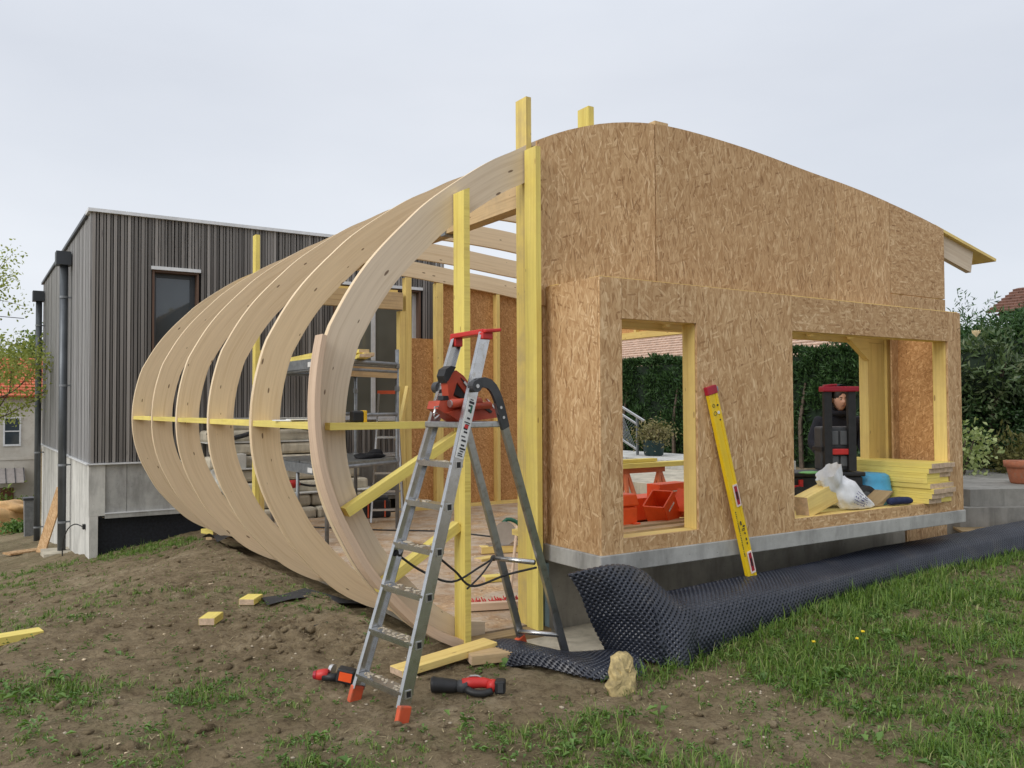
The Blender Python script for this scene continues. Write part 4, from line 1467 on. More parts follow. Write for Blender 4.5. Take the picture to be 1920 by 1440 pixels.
# black off-cut of membrane under the ribs
mb = MB()
mb.grid([[(2.15+.22*i, 7.05+.09*j+.03*i, gz(2.15+.22*i, 7.05+.09*j)+.02+.012*math.sin(i*2+j)) for i in range(6)] for j in range(4)])
tag(mb.build('membrane_scrap', RUBBER, smooth=True), 'flat black membrane scrap lying on the mud below the ribs', 'membrane')
mb = MB()
mb.grid([[(2.55+.14*i, 10.3+.2*j, gz(2.5, 10.3)+.06+.06*math.sin(i*1.3+j)) for i in range(7)] for j in range(5)])
tag(mb.build('membrane_scrap', RUBBER, smooth=True), 'crumpled black membrane scrap under the farthest ribs', 'membrane')
# footing ledge
foot = MB()
foot.cbox(3.06, 8.2, 4.47, 5.143, -.3, -.004)
tag(foot.build('footing', CONC_S, bevel=.01), 'sandy concrete footing ledge under the bay', None, None, 'structure')
rk = MB()
rgk = random.Random(21)
outl = [(-.10, -.02), (-.115, .05), (-.07, .10), (-.055, .17), (-.02, .225), (.03, .245), (.085, .235), (.10, .20), (.085, .15), (.095, .11), (.07, .05), (.045, -.02), (-.03, -.03)]
lay = []
for f, sh in ((0, .80), (.25, 1.0), (.55, 1.03), (.8, .97), (1, .78)):
    row = []
    for (a_, c_) in outl:
        for k_ in range(2):
            j_ = rgk.uniform(-.007, .007)
            a2, c2 = a_*sh + j_, .10 + (c_-.10)*sh + rgk.uniform(-.007, .007)
            if k_:
                nx = outl[(outl.index((a_, c_))+1) % len(outl)]
                a2, c2 = (a2 + nx[0]*sh)/2, (c2 + .10 + (nx[1]-.10)*sh)/2
            row.append(Vector((3.225 + a2*1.12 + .02*f, 3.775 + (f-.5)*.085 + c2*.40 + rgk.uniform(-.006, .006), max(c2*.80, -.03))))
    row.append(row[0])
    lay.append(row)
rk.grid(lay)
for row, fl in ((lay[0], 1), (lay[-1], 0)):
    cen = sum(row[:-1], Vector())/(len(row)-1)
    ctr_ = [cen + (p-cen)*.5 + Vector((0, rgk.uniform(-.012, .004), 0)) for p in row]
    ctr_[-1] = ctr_[0]
    rk.grid([row, ctr_] if not fl else [ctr_, row])
    rk.poly(ctr_[:-1] if not fl else ctr_[:-1][::-1])
tag(rk.build('limestone_slab', ROCK), 'yellowish limestone slab propped against the dimpled membrane', 'stone')

# ------------------------------------------------------------------ the big stepladder
U, W_ = Vector((.985, .17, 0)), Vector((.17, -.985, 0))
MID = Vector((1.905, 4.29, 0))
lad = thing('stepladder', tuple(MID), 'tall aluminium stepladder with red top grip and orange feet standing in the foreground', 'ladder')
FR, FL = MID + W_*.23, MID - W_*.23
TR, TL = MID + U*.65 + W_*.175 + Vector((0, 0, 2.08)), MID + U*.70 - W_*.165 + Vector((0, 0, 2.075))
BRf, BLf = Vector((3.37, 4.53, 0)), Vector((3.18, 4.74, 0))
def on(a, b, z): return a.lerp(b, z / b.z)
def bar2(name, mat, p0, p1, w, h, parent, upv):
    mb = MB()
    mb.beam(p0, p1, w, h, upv)
    return mb.build(name, mat, parent)
for a, b, s in ((FR, TR, 1), (FL, TL, -1)):
    mb = MB()
    d = (b-a).normalized()
    p0 = a + d*.07
    # channel: web on the outside, two lips
    dep_v = (U - d*U.dot(d)).normalized()
    mb.beam(p0, b, .004, .070, dep_v)
    for e in (-1, 1):
        off = dep_v*e*.034 - W_*s*.012
        mb.beam(p0 + off, b + off, .026, .0035, dep_v)
    st_ = mb.build('front_stile', ALU, lad)
    mb = MB()
    mb.beam(a - Vector((0, 0, .01)), a + d*.088, .034, .078, dep_v)
    mb.build('foot', ORANGE, lad, bevel=.008)
for k, z in enumerate((.15, .39, .63, .865, 1.105, 1.336)):
    R_, L_ = on(FR, TR, z), on(FL, TL, z)
    R_ = R_ - W_*.006 ; L_ = L_ + W_*.006
    mb = MB()
    mb.beam(L_, R_, .082, .006, (0, 0, 1))
    for e in (-1, 1): mb.beam(L_ + U*e*.039 - Vector((0, 0, .016)), R_ + U*e*.039 - Vector((0, 0, .016)), .005, .026, (0, 0, 1))
    tr = mb.build('tread', ALU, lad)
    mb = MB()
    q = R_ - Vector((0, 0, .012)) + W_*.0095
    mb.box(q, (.03, .006, .032), rotz(math.atan2(U.y, U.x)))
    mb.build('hole_shade_plate', BLACK, tr)  # black plate in place of the shaded hole in the stile
    mb = MB()
    for (ox, oz, sx, sz) in ((-.017, 0, .005, .042), (.017, 0, .005, .042), (0, .0185, .029, .005), (0, -.0185, .029, .005)):
        mb.box(q + U*ox + Vector((0, 0, oz)), (sx, .010, sz), rotz(math.atan2(U.y, U.x)))
    mb.build('hole_rim', STEEL, tr)
    # dried mud on the tread
    mb = MB()
    rg = random.Random(k)
    for j in range(26 if k < 4 else 8):
        f = rg.random()
        p = L_.lerp(R_, .08 + .84*f) + U*rg.uniform(-.034, .034)
        mb.lump(p + Vector((0, 0, .004)), (rg.uniform(.006, .022), rg.uniform(.004, .012), .0035), 0, j, .4, (6, 4), rotz(rg.uniform(0, 3)))
    o = mb.build('dried_mud', GRIT, tr)
    tag(o, kind='stuff')
PZ = 1.548
mb = MB()
pc = MID + U*.62 + Vector((0, 0, PZ))
mb.box(pc, (.30, .37, .035), rotz(math.atan2(U.y, U.x)))
mb.build('platform', ALU_D, lad, bevel=.005)
# back frame
JR, JL = MID + U*.545 + W_*.195 + Vector((0, 0, 1.77)), MID + U*.575 - W_*.19 + Vector((0, 0, 1.77))
for j, f, s in ((JR, BRf, 1), (JL, BLf, -1)):
    kn = j + U*.175 + Vector((0, 0, -.09))      # below the curved hinge arm
    mb = MB()
    mb.beam(kn, f, .024, .050, U)
    mb.build('back_leg', ALU_D, lad)
    mb = MB()
    arc = smooth_curve([j, j + U*.055 + Vector((0, 0, .024)), j + U*.125 + Vector((0, 0, .0)), kn + U*.005, kn.lerp(f, .09)], 12)
    P_ = [Vector(p) + W_*s*.005 for p in arc]
    for a, b in zip(P_[:-1], P_[1:]):
        mb.beam(a - (b-a)*.15, b + (b-a)*.15, .02, .058, W_.cross((b-a).normalized()))
    mb.tube([j - W_*.022, j + W_*.022], .035, 16)
    h = mb.build('hinge_arm', DGREY, lad)
    mb = MB()
    for t in (.02, .055):
        q = kn.lerp(f, t)
        mb.tube([q + W_*.010, q + W_*.020], .009, 10)
    mb.tube([j + W_*.022, j + W_*.028], .012, 10)
    mb.build('bolt', STEEL, h)
q = BLf - (BLf - JL).normalized()*.13
mb = MB(); mb.beam(BLf - Vector((0, 0, .008)), q, .042, .07, U)
mb.build('foot', ORANGE, lad, bevel=.006)
for t in (.62, .91):
    a, b = JR.lerp(BRf, t), JL.lerp(BLf, t)
    mb = MB()
    mb.tube([a, b], .017, 8)
    mb.build('back_rung', ALU, lad, smooth=True)
# red grip on top
mb = MB()
a, b = TL + Vector((0, 0, .012)), TR + Vector((0, 0, .012))
mb.beam(a - W_*.012, b + W_*.012, .074, .03, U.cross(W_) * -1)
mb.beam(b + W_*.0 - U*.03, b + U*.085 + W_*.012 + Vector((0, 0, .012)), .07, .020, (0, 0, 1))
for p, s in ((TL, -1), (TR, 1)):
    mb.box(p - Vector((0, 0, .022)) - W_*s*.026 - U*.005, (.06, .022, .06), rotz(math.atan2(U.y, U.x)))
    mb.box(p - Vector((0, 0, .014)), (.080, .034, .04), rotz(math.atan2(U.y, U.x)))
mb.build('top_grip', RED, lad, bevel=.006)
# instruction label on the front stile, a red button under it
def stile_plate(z0, z1, off, w, mat, name, du=0.0):
    a, b = on(FR, TR, z0) + W_*off + U*du, on(FR, TR, z1) + W_*off + U*du
    d = (b-a).normalized()
    mb = MB()
    mb.beam(a, b, .002, w, (U - d*U.dot(d)).normalized())
    return mb.build(name, mat, lad)
stile_plate(1.36, 1.70, .0035, .056, PAPER, 'label')
rg = random.Random(4)
z = 1.372
k = 0
while z < 1.69:
    hgt = rg.choice((.006, .010, .014))
    if rg.random() < .8: stile_plate(z, z+hgt, .005, rg.uniform(.018, .042), PRINT, 'label_print', rg.uniform(-.008, .008))
    z += hgt + rg.choice((.006, .010, .016))
stile_plate(1.528, 1.549, .006, .026, RED, 'label_badge')
stile_plate(1.615, 1.66, .006, .012, GREEN_T, 'label_badge', .008)
# black spreader cords
def cord(name, pts, r, parent, mat=RUBBER):
    mb = MB()
    mb.tube(smooth_curve(pts, 22), r, 6)
    return mb.build(name, mat, parent, smooth=True)
cL, cR = on(FL, TL, .80), on(FR, TR, .80)
bL, bR = JL.lerp(BLf, .62), JR.lerp(BRf, .64)
dn = Vector((0, 0, -1))
cord('cord', [cL, cL.lerp(bL, .25) + dn*.10, cL.lerp(bL, .55) + dn*.16, cL.lerp(bL, .85) + dn*.06, bL], .0075, lad)
cord('cord', [cR + Vector((0, 0, .04)), cR.lerp(bL, .3) + dn*.06, cR.lerp(bL, .6) + dn*.16, bL.lerp(bR, .3) + dn*.09, bR], .0075, lad)
cord('cord', [cR.lerp(bL, .5) + dn*.17, cR.lerp(bL, .75) + dn*.10, bL], .006, lad)
mb = MB(); mb.lump(bL, (.022, .02, .02), 0, 2, .1); mb.lump(cL, (.022, .02, .02), 0, 3, .1); mb.build('cord_knot', RUBBER, lad)

# nail gun lying on the platform
gun = thing('nail_gun', (pc.x, pc.y, PZ+.02), 'red and black cordless nail gun lying on the platform of the tall stepladder', 'nail gun')
ang = math.atan2(W_.y, W_.x)
RG = rotz(ang)       # local x runs along the platform towards the camera, local y up the ladder (away)
def G(x, y, z): return Vector((pc.x, pc.y, PZ+.02)) + RG @ Vector((x, y, z))
def gbox(mb, c, s, ry=0.0, rx=0.0, rz=0.0, taper=1.0):
    mb.box(G(*c), s, RG @ Matrix.Rotation(rz, 3, 'Z') @ Matrix.Rotation(ry, 3, 'Y') @ Matrix.Rotation(rx, 3, 'X'), 0, taper)
# seen from the camera the tool points left: work in the vertical plane of U
RU = Matrix((U, W_.cross(U) * 0 + Vector((-U.y, U.x, 0)), Vector((0, 0, 1)))).transposed()
O = Vector((pc.x, pc.y, PZ+.018)) + W_*.02
def gp(a, c, w): return O + U*a + Vector((0, 0, c)) + W_*w
def slab2(mb, pts, w0, w1, m=0):
    # polygon in the (U, z) plane, extruded sideways
    n = len(pts)
    A = [gp(a, c, w0) for a, c in pts]
    Bq = [gp(a, c, w1) for a, c in pts]
    mb.poly(A, None, m); mb.poly(Bq[::-1], None, m)
    for i in range(n):
        j = (i+1) % n
        mb.poly([A[i], Bq[i], Bq[j], A[j]], None, m)
mb = MB()      # magazine body lying along the platform
slab2(mb, [(-.25, .075), (-.235, .12), (-.08, .13), (.05, .12), (.20, .075), (.21, .02), (.0, .0), (-.10, -.005)], -.05, .055)
slab2(mb, [(-.20, .05), (-.14, .02), (-.10, -.004), (-.04, .03), (-.10, .075)], .056, .075)
mb.build('magazine', REDGUN, gun, bevel=.006)
mb = MB()
mb.tube([gp(-.175, .105, .075), gp(.05, .115, .075)], .026, 14)
mb.tube([gp(-.10, .085, .085), gp(.12, .095, .085)], .022, 14)
mb.build('rail_tube', REDGUN, gun, smooth=True)
mb = MB(); mb.tube([gp(-.183, .104, .076), gp(-.176, .105, .076)], .022, 14); mb.build('tube_end', STEEL, gun)
mb = MB()      # grip loop: head at the upper left, handle sloping back down
slab2(mb, [(-.165, .235), (-.13, .285), (-.095, .30), (-.04, .27), (.06, .165), (.10, .11), (.02, .10), (-.015, .155), (-.09, .23), (-.12, .15), (-.06, .125), (-.09, .11), (-.15, .13)], -.028, .032)
mb.build('handle', REDGUN, gun, bevel=.006)
mb = MB()
slab2(mb, [(-.175, .225), (-.19, .265), (-.175, .305), (-.135, .325), (-.10, .318), (-.125, .285), (-.155, .24)], -.034, .036)
slab2(mb, [(-.118, .165), (-.088, .222), (-.02, .152), (-.03, .128)], -.02, .026)
slab2(mb, [(-.065, .258), (-.02, .225), (.06, .145), (.035, .15), (-.04, .222)], .033, .037)
mb.build('rubber_grip', BLACK, gun, bevel=.004)
mb = MB(); slab2(mb, [(-.045, .228), (-.035, .237), (.04, .166), (.032, .158)], .038, .041); mb.build('badge', PAPER, gun)
mb = MB(); slab2(mb, [(.06, .09), (.075, .105), (.16, .058), (.15, .045)], .056, .062); slab2(mb, [(-.21, .125), (-.205, .15), (-.17, .15), (-.165, .122)], .0, .05); mb.build('switch_cover', BLACK, gun)
mb = MB(); slab2(mb, [(.115, .135), (.135, .125), (.19, .08), (.175, .075)], .04, .06); mb.build('wire_clip', STEEL, gun)
mb = MB()
mb.tube([gp(-.24, .09, .05), gp(-.285, .085, .07), gp(-.29, .055, .07), gp(-.25, .05, .05)], .005, 6)
mb.tube([gp(-.245, .07, .03), gp(-.275, .035, .05), gp(-.27, .02, .05), gp(-.23, .04, .04)], .005, 6)
mb.build('hanging_hook', STEEL, gun)

# ------------------------------------------------------------------ tools and offcuts on the ground
def timber(name, label, cat, c, L, w, h, rz, mat, tilt=0.0, group=None):
    mb = MB()
    mb.box((0, 0, 0), (L, w, h), None, 0)
    me = mb.mesh(name, [mat, END])
    for p in me.polygons:
        if abs(p.normal.x) > .9: p.material_index = 1
    o = bpy.data.objects.new(name, me)
    COL.objects.link(o)
    o.location = c
    o.rotation_euler = (0, tilt, rz)
    b = o.modifiers.new('bevel', 'BEVEL'); b.width = .0025; b.segments = 1
    return tag(o, label, cat, group)
g3 = 'yellow timber offcuts on the mud'
timber('timber_offcut', 'long narrow yellow offcut cut by the left edge of the photo', 'timber', (.27, 7.17, gz(.27, 7.17)+.05), .50, .14, .06, .16, YEL, 0, g3)
timber('timber_offcut', 'bright yellow offcut lying nearest on the mud, left of the ladder', 'timber', (1.62, 6.72, gz(1.62, 6.72)+.035), .20, .12, .055, 1.0, YEL, 0, g3)
timber('timber_offcut', 'yellow offcut with a pink cut end closest to the curved ribs', 'timber', (2.06, 7.20, gz(2.06, 7.20)+.035), .20, .13, .05, .92, YEL, 0, g3)
timber('timber_plank', 'yellow plank resting on another plank behind the ladder treads', 'timber', (2.61, 4.80, gz(2.5, 4.8)+.065), .74, .145, .045, .12, YEL2, -.055)
timber('timber_plank', 'bare wood offcut lying under the end of the yellow plank', 'timber', (2.90, 4.70, gz(2.9, 4.7)+.03), .32, .145, .06, -.25, WOOD_RAW)
mb = MB()
mb.tube(smooth_curve([(1.9, 6.08, gz(1.9, 6.08)+.012), (2.1, 6.02, gz(2.1, 6.02)+.012), (2.35, 6.2, gz(2.35, 6.2)+.015)], 8), .008, 5)
tag(mb.build('rebar_bit', RUBBER), 'thin dark bent rod lying on the mud', 'rod')

# recip saw: black boot at the left, red body, black handle and battery
sw = thing('reciprocating_saw', (2.5, 4.3, gz(2.5, 4.3)), 'red and black cordless reciprocating saw lying right of the ladder foot', 'power saw')
sa, sb = Vector((2.30, 4.365, gz(2.30, 4.36)+.05)), Vector((2.66, 4.09, gz(2.66, 4.09)+.05))
sd = (sb-sa).normalized()
sn = Vector((sd.y, -sd.x, 0))     # towards the camera side
zz = Vector((0, 0, 1))
KS = .82
def S(t, n, z): return sa + (sd*t + sn*n + zz*z)*KS
mb = MB(); mb.tube([S(-.02, 0, .012), S(-.008, 0, .012), S(0, 0, .01), S(.14, 0, 0), S(.17, 0, -.004)], [0.041, 0.047, 0.045, 0.038, 0.031], 16); mb.build('boot', BLACK, sw, smooth=True)
mb = MB(); mb.tube([S(.165, 0, 0), S(.20, 0, .0), S(.24, 0, .004)], [0.033, 0.038, 0.037], 14); mb.build('gear_case', DGREY, sw, smooth=True)
mb = MB()
mb.tube([S(.20, .0, .01), S(.27, -.012, .02), S(.34, -.018, .018), S(.40, -.012, .008)], [0.034, 0.034, 0.030, 0.028], 12)
mb.tube([S(.38, -.005, .01), S(.405, .0, .005), S(.435, .005, .0)], [0.030, 0.037, 0.035], 12)
mb.build('body', RED, sw, smooth=True)
mb = MB(); mb.tube(smooth_curve([S(.235, .04, -.01), S(.28, .062, -.025), S(.35, .066, -.03), S(.41, .045, -.02)], 10), [.021]*10, 12); mb.build('handle', BLACK, sw, smooth=True)
mb = MB(); mb.box(S(.465, .005, .0), (.062, .07, .078), Matrix((sd, sn, zz)).transposed()); mb.build('battery', BLACK, sw, bevel=.012)
mb = MB(); mb.box(S(.47, .049, .0), (.03, .006, .05), Matrix((sd, sn, zz)).transposed()); mb.build('battery_label', DGREY, sw)
mb = MB(); mb.tube(smooth_curve([S(.23, -.02, .05), S(.26, -.01, .068), S(.31, -.015, .066), S(.33, -.02, .05)], 9), .005, 6); mb.build('hook', STEEL, sw)
# drill behind the left foot
dr = thing('cordless_drill', (1.83, 4.83, gz(1.83, 4.83)), 'red and black cordless drill lying behind the left ladder foot', 'drill')
da = Vector((1.80, 4.85, gz(1.80, 4.85)+.04))
dd = Vector((.80, -.6, 0)); dn_ = Vector((-.6, -.80, 0)).normalized()
def D(t, n, z): return da + (dd*t + dn_*n + zz*z)*.85
mb = MB(); mb.tube([D(-.03, .0, .0), D(-.015, 0, .0), D(.02, 0, .005), D(.055, 0, .01)], [.026, .031, .033, .029], 14); mb.build('motor_housing', RED, dr, smooth=True)
mb = MB(); mb.tube([D(-.052, 0, 0), D(-.03, 0, 0)], [.022, .028], 14); mb.build('end_cap', CRIMSON, dr)
mb = MB(); mb.tube([D(.02, .01, -.005), D(.075, .015, -.01), D(.12, .02, -.008)], [.026, .023, .026], 12); mb.build('handle', BLACK, dr, smooth=True)
mb = MB(); mb.tube([D(.06, -.03, .04), D(.085, -.02, .035)], [.025, .03], 12); mb.build('chuck', STEEL, dr)
RD = Matrix((dd, dn_, zz)).transposed() @ Matrix.Rotation(.2, 3, 'Y')
mb = MB(); mb.box(D(.185, .02, .008), (.106, .075, .085), RD); mb.build('battery', BLACK, dr, bevel=.012)
mb = MB(); mb.box(D(.19, .066, .008), (.076, .008, .05), RD); mb.build('battery_panel', BOXRED, dr)

# ------------------------------------------------------------------ yellow spirit level leaning on the bay
lv = thing('spirit_level', (5.05, 4.36, .3), 'long yellow spirit level with crimson caps leaning upright against the strand board', 'spirit level')
la, lb = Vector((5.075, 4.37, .045)), Vector((4.655, 4.438, 1.735))
ld = (lb-la).normalized()
lx = Vector((1, 0, 0)); lx = (lx - ld*lx.dot(ld)).normalized()
ly = ld.cross(lx)
def LV(t, x, y): return la + ld*t + lx*x + ly*y
LL = (lb-la).length
mb = MB()
for x, w, d in ((-.036, .022, .03), (.036, .022, .03), (0, .05, .022)):
    mb.beam(LV(0, x, 0), LV(LL, x, 0), w, d, ly)
mb.build('body', LEVEL_Y, lv)
mb = MB(); mb.beam(LV(LL+.0005, 0, 0), LV(LL+.062, 0, 0), .104, .036, ly); mb.build('end_cap', CRIMSON, lv, bevel=.004)
mb = MB(); mb.beam(LV(LL+.01, .06, .0), LV(LL+.045, .06, .0), .022, .02, ly); mb.build('cap_clip', GALV, lv)
toc = ly if ly.y < 0 else -ly
for t in (.88, .36):
    v = MB()
    q = .0165
    for a, b, x, w in ((t-.004, t+.008, 0, .046), (t+.152, t+.164, 0, .046), (t+.008, t+.152, -.021, .008), (t+.008, t+.152, .021, .008)):
        v.beam(LV(a, x+.018, 0) + toc*q, LV(b, x+.018, 0) + toc*q, w, .006, ly)
    vo = v.build('vial_frame', PINKISH, lv)
    v = MB(); v.beam(LV(t+.009, .018, 0) + toc*.0145, LV(t+.151, .018, 0) + toc*.0145, .032, .004, ly); v.build('vial_slot', CRIMSON, vo)
    v = MB()
    v.tube([LV(t+.05, .018, 0) + toc*.018, LV(t+.11, .018, 0) + toc*.018], .006, 8)
    v.build('vial', BLACK, vo)
def lprint(t, x, w, h, mat=PRINT, y=.0165):
    mb = MB(); mb.beam(LV(t, x, 0) + toc*y, LV(t+h, x, 0) + toc*y, w, .0012, ly); return mb
pm = MB()
rg = random.Random(2)
for k in range(26): 
    b_ = lprint(.50 + k*.0135, -.034, .008, rg.uniform(.004, .011))
    for f, uv, m in zip(b_.f, b_.uv, b_.m):
        pm.poly([b_.v[i] for i in f], uv, m)
for (t, x, w, h) in ((.69, .006, .03, .004), (.70, .01, .03, .006), (.715, .02, .02, .012), (.735, -.004, .012, .03), (.58, .018, .010, .016), (.61, .018, .01, .02), (.66, .016, .012, .014)):
    b_ = lprint(t, x, w, h)
    for f, uv, m in zip(b_.f, b_.uv, b_.m): pm.poly([b_.v[i] for i in f], uv, m)
pm.build('print_lines', PRINT, lv)
for t, x, r, mt in ((1.60, -.02, .015, PRINT), (1.60, .018, .015, PAPER), (1.66, -.02, .012, PRINT), (1.655, .024, .010, PRINT), (1.545, .02, .007, PRINT)):
    mb = MB()
    ring = [LV(t + r*math.cos(a), x + r*math.sin(a), 0) + toc*.0157 for a in np.linspace(0, 2*math.pi, 13)[:-1]]
    if mt is PRINT and r > .011: mb.tube(ring, .002, 4, closed=True)
    else: mb.tube([LV(t, x, 0) + toc*.0125, LV(t, x, 0) + toc*.0158], r*.8, 12)
    mb.build('round_mark', mt, lv)

# ------------------------------------------------------------------ things on the window sills and in the bay
PLK = MB()
PLK.box((0, 0, 0), (1.15, .205, .0445))
plk_me = PLK.mesh('yellow_plank', [YEL, END])
for p in plk_me.polygons:
    if abs(p.normal.x) > .9: p.material_index = 1
plk_me2 = plk_me.copy()
plk_me2.materials[1] = YEL
ORD = ['lowest', 'second lowest', 'third', 'fourth', 'fifth', 'sixth', 'second highest', 'topmost']
for c in range(2):
    for k in range(8):
        o = bpy.data.objects.new('yellow_plank', plk_me2 if (c, k) in ((0, 5), (0, 4), (1, 4), (1, 0)) else plk_me)
        COL.objects.link(o)
        yend = (4.41, 4.40, 4.385, 4.39, 4.425, 4.415, 4.405, 4.385)[k] + (.03 if c else 0) + random.uniform(-.012, .012)
        o.location = (7.525 + .212*c + random.uniform(-.012, .012) + (.0 if k != 4 else -.03), yend + .575, .765 + .0462*k)
        o.rotation_euler = (0, 0, math.pi/2 + random.uniform(-.012, .012))
        tag(o, '%s yellow plank in the %s row of the stack on the large window sill' % (ORD[k], 'left' if c == 0 else 'right'), 'plank', 'yellow planks stacked on the sill')
timber('timber_block', 'thick yellow timber block tipped up on the sill beside the white bag', 'timber', (6.06, 4.60, .86), .46, .13, .17, .10, YEL2, -.22)
timber('timber_block', 'small yellow offcut peeping out at the left corner of the large sill', 'timber', (5.70, 4.70, .765), .14, .10, .05, .1, YEL)
# white sack, slumped with a gathered neck
bg = thing('white_sack', (6.45, 4.6, .745), 'half empty white woven sack with printed text slumped on the sill', 'sack')
rings = []
axis_ = smooth_curve([(6.78, 4.56, .765), (6.66, 4.565, .79), (6.52, 4.575, .84), (6.40, 4.58, .90), (6.31, 4.585, .955), (6.265, 4.59, .995), (6.225, 4.59, 1.045), (6.20, 4.59, 1.085)], 26)
ry = np.interp(np.linspace(0, 1, 26), [0, .12, .35, .55, .68, .76, .85, 1], [.03, .08, .13, .14, .11, .08, .125, .14])
rz_ = np.interp(np.linspace(0, 1, 26), [0, .12, .35, .55, .68, .76, .85, 1], [.018, .045, .10, .135, .12, .08, .125, .14])
tg = np.gradient(axis_, axis=0); tg /= np.linalg.norm(tg, axis=1)[:, None]
P_ = []
for i in range(26):
    n_ = np.cross(tg[i], (0, 1, 0)); n_ /= np.linalg.norm(n_)
    row = []
    for k in range(29):
        a = 2*math.pi*k/28
        wr = 1 + .07*math.sin(a*5+i*.5) + .05*math.sin(a*9-i*.9) + (.10*math.sin(a*7) if i > 20 else 0)
        row.append(axis_[i] + np.array((0, 1, 0))*math.cos(a)*ry[i]*wr*.62 + n_*math.sin(a)*rz_[i]*wr)
        row[-1][2] = max(row[-1][2], .748)
    P_.append(row)
mb = MB(); mb.grid(P_)
mb.build('sack_body', BAGWHITE, bg, smooth=True)
mb = MB()
rg = random.Random(6)
for r in range(5):
    for k in range(11):
        if rg.random() < .35: continue
        i = 7 + k*.62
        i0 = int(i); ia = axis_[i0]*(1-(i-i0)) + axis_[i0+1]*(i-i0)
        n_ = np.cross(tg[i0], (0, 1, 0)); n_ /= np.linalg.norm(n_)
        a = math.pi + (.30 - r*.20)
        q = ia + np.array((0, 1, 0))*math.cos(a)*ry[i0]*.62*1.1 + n_*math.sin(a)*rz_[i0]*1.1
        mb.box(q + np.array((0, -.006, 0)), (.016 if k % 3 else .008, .003, .0045 if r != 2 else .007), Matrix.Rotation(.75, 3, 'Y'))
mb.build('print_lines', PRINTB, bg)
mb = MB()
mb.prism([(6.80, .748), (6.93, .748), (7.10, .865), (7.085, .87), (6.90, .78)], 4.56, 4.74)
tag(mb.build('brown_sheet', WOOD_DARK), 'dark brown sheet with a raised corner lying on the sill behind the sack', 'sheet')
mb = MB()
mb.tube(smooth_curve([(6.98, 4.535, .782), (7.08, 4.52, .785), (7.2, 4.51, .782), (7.28, 4.505, .775)], 10), [.026, .034, .036, .035, .036, .034, .033, .034, .032, .022], 12)
tag(mb.build('cloth_roll', NAVY2, smooth=True), 'navy blue cloth roll lying on the sill before the yellow planks', 'cloth')
# two blue tubs, one in the other
for k, (zb, r0, r1, h, lb) in enumerate(((.69, .15, .185, .15, 'lower dark teal plastic tub behind the sack'), (.835, .165, .195, .17, 'upper bright blue plastic tub upside down behind the sack'))):
    mb = MB()
    if k == 0: prof_ = [(r0, 0), (r0+.01, .02), (r1, h-.02), (r1+.012, h-.015), (r1+.012, h), (r1-.02, h)]
    else: prof_ = [(r1+.008, 0), (r1+.008, .02), (r1, .025), (r1-.008, h*.6), (r0+.01, h*.88), (r0-.02, h*.98), (.001, h)]
    mb.lathe(prof_, (7.28, 4.93, zb), 26)
    tag(mb.build('plastic_tub', BLUE, smooth=True), lb, 'tub', 'blue tubs in the bay')
# toolbox trolley
tr = thing('toolbox_trolley', (6.88, 5.05, .69), 'black wheeled toolbox trolley with red grips standing in the large window', 'trolley')
def tb(name, mat, x0, x1, y0, y1, z0, z1, bv=.012):
    mb = MB(); mb.cbox(x0, x1, y0, y1, z0, z1)
    return mb.build(name, mat, tr, bevel=bv)
tb('lower_box', BLACK, 6.36, 7.12, 4.92, 5.25, .76, .985)
tb('lower_lid', BLACK, 6.34, 7.14, 4.90, 5.27, .988, 1.03)
for x, y in ((6.50, 4.90), (7.14, 4.93)):
    mb = MB(); mb.tube([(x, y-.03, .80), (x, y+.03, .80)], .105, 22); wh = mb.build('wheel', RUBBER, tr)
    mb = MB(); mb.tube([(x, y-.034, .80), (x, y+.034, .80)], .05, 14); mb.build('rim', MIDGREY, wh)
mb = MB()
mb.cbox(6.33, 6.52, 4.895, 4.915, .895, .915); mb.cbox(6.50, 6.535, 4.893, 4.916, .895, .965)
mb.build('latch', RED, tr)
up_ = tb('upper_box', DGREY, 6.745, 7.065, 4.96, 5.13, 1.04, 1.45, .02)
for x0, x1 in ((6.83, 6.90), (6.92, 6.985)):
    for z0, z1 in ((1.28, 1.41), (1.08, 1.18)):
        mb = MB(); mb.cbox(x0, x1, 4.942, 4.959, z0, z1)
        mb.build('raised_panel', MIDGREY, up_, bevel=.006)
mb = MB(); mb.cbox(6.735, 7.075, 4.94, 5.14, 1.225, 1.262); mb.build('box_seam', BLACK, up_)
mb = MB(); mb.cbox(6.82, 6.995, 4.915, 4.95, 1.19, 1.245); mb.build('middle_grip', RED, tr, bevel=.008)
mb = MB()
for x in (6.79, 7.02): mb.beam((x, 4.93, 1.04), (x, 4.93, 1.80), .075, .05, (0, 1, 0))
mb.build('telescopic_handle', BLACK, tr, bevel=.006)
mb = MB()
mb.beam((6.73, 4.93, 1.80), (7.08, 4.93, 1.80), .10, .05)
mb.beam((6.76, 4.93, 1.83), (6.88, 4.93, 1.84), .07, .02)
mb.build('top_grip', CRIMSON, tr, bevel=.01)
mb = MB()
mb.lump((6.50, 5.0, 1.037), (.12, .08, .012), 0, 3, .2)
tag(mb.build('green_strap', plain_mat('green_webbing', (.18, .42, .14), .7), smooth=True), 'pale green strap lying on the lower black toolbox', 'strap')

tr.rotation_euler = (0, 0, -.5)

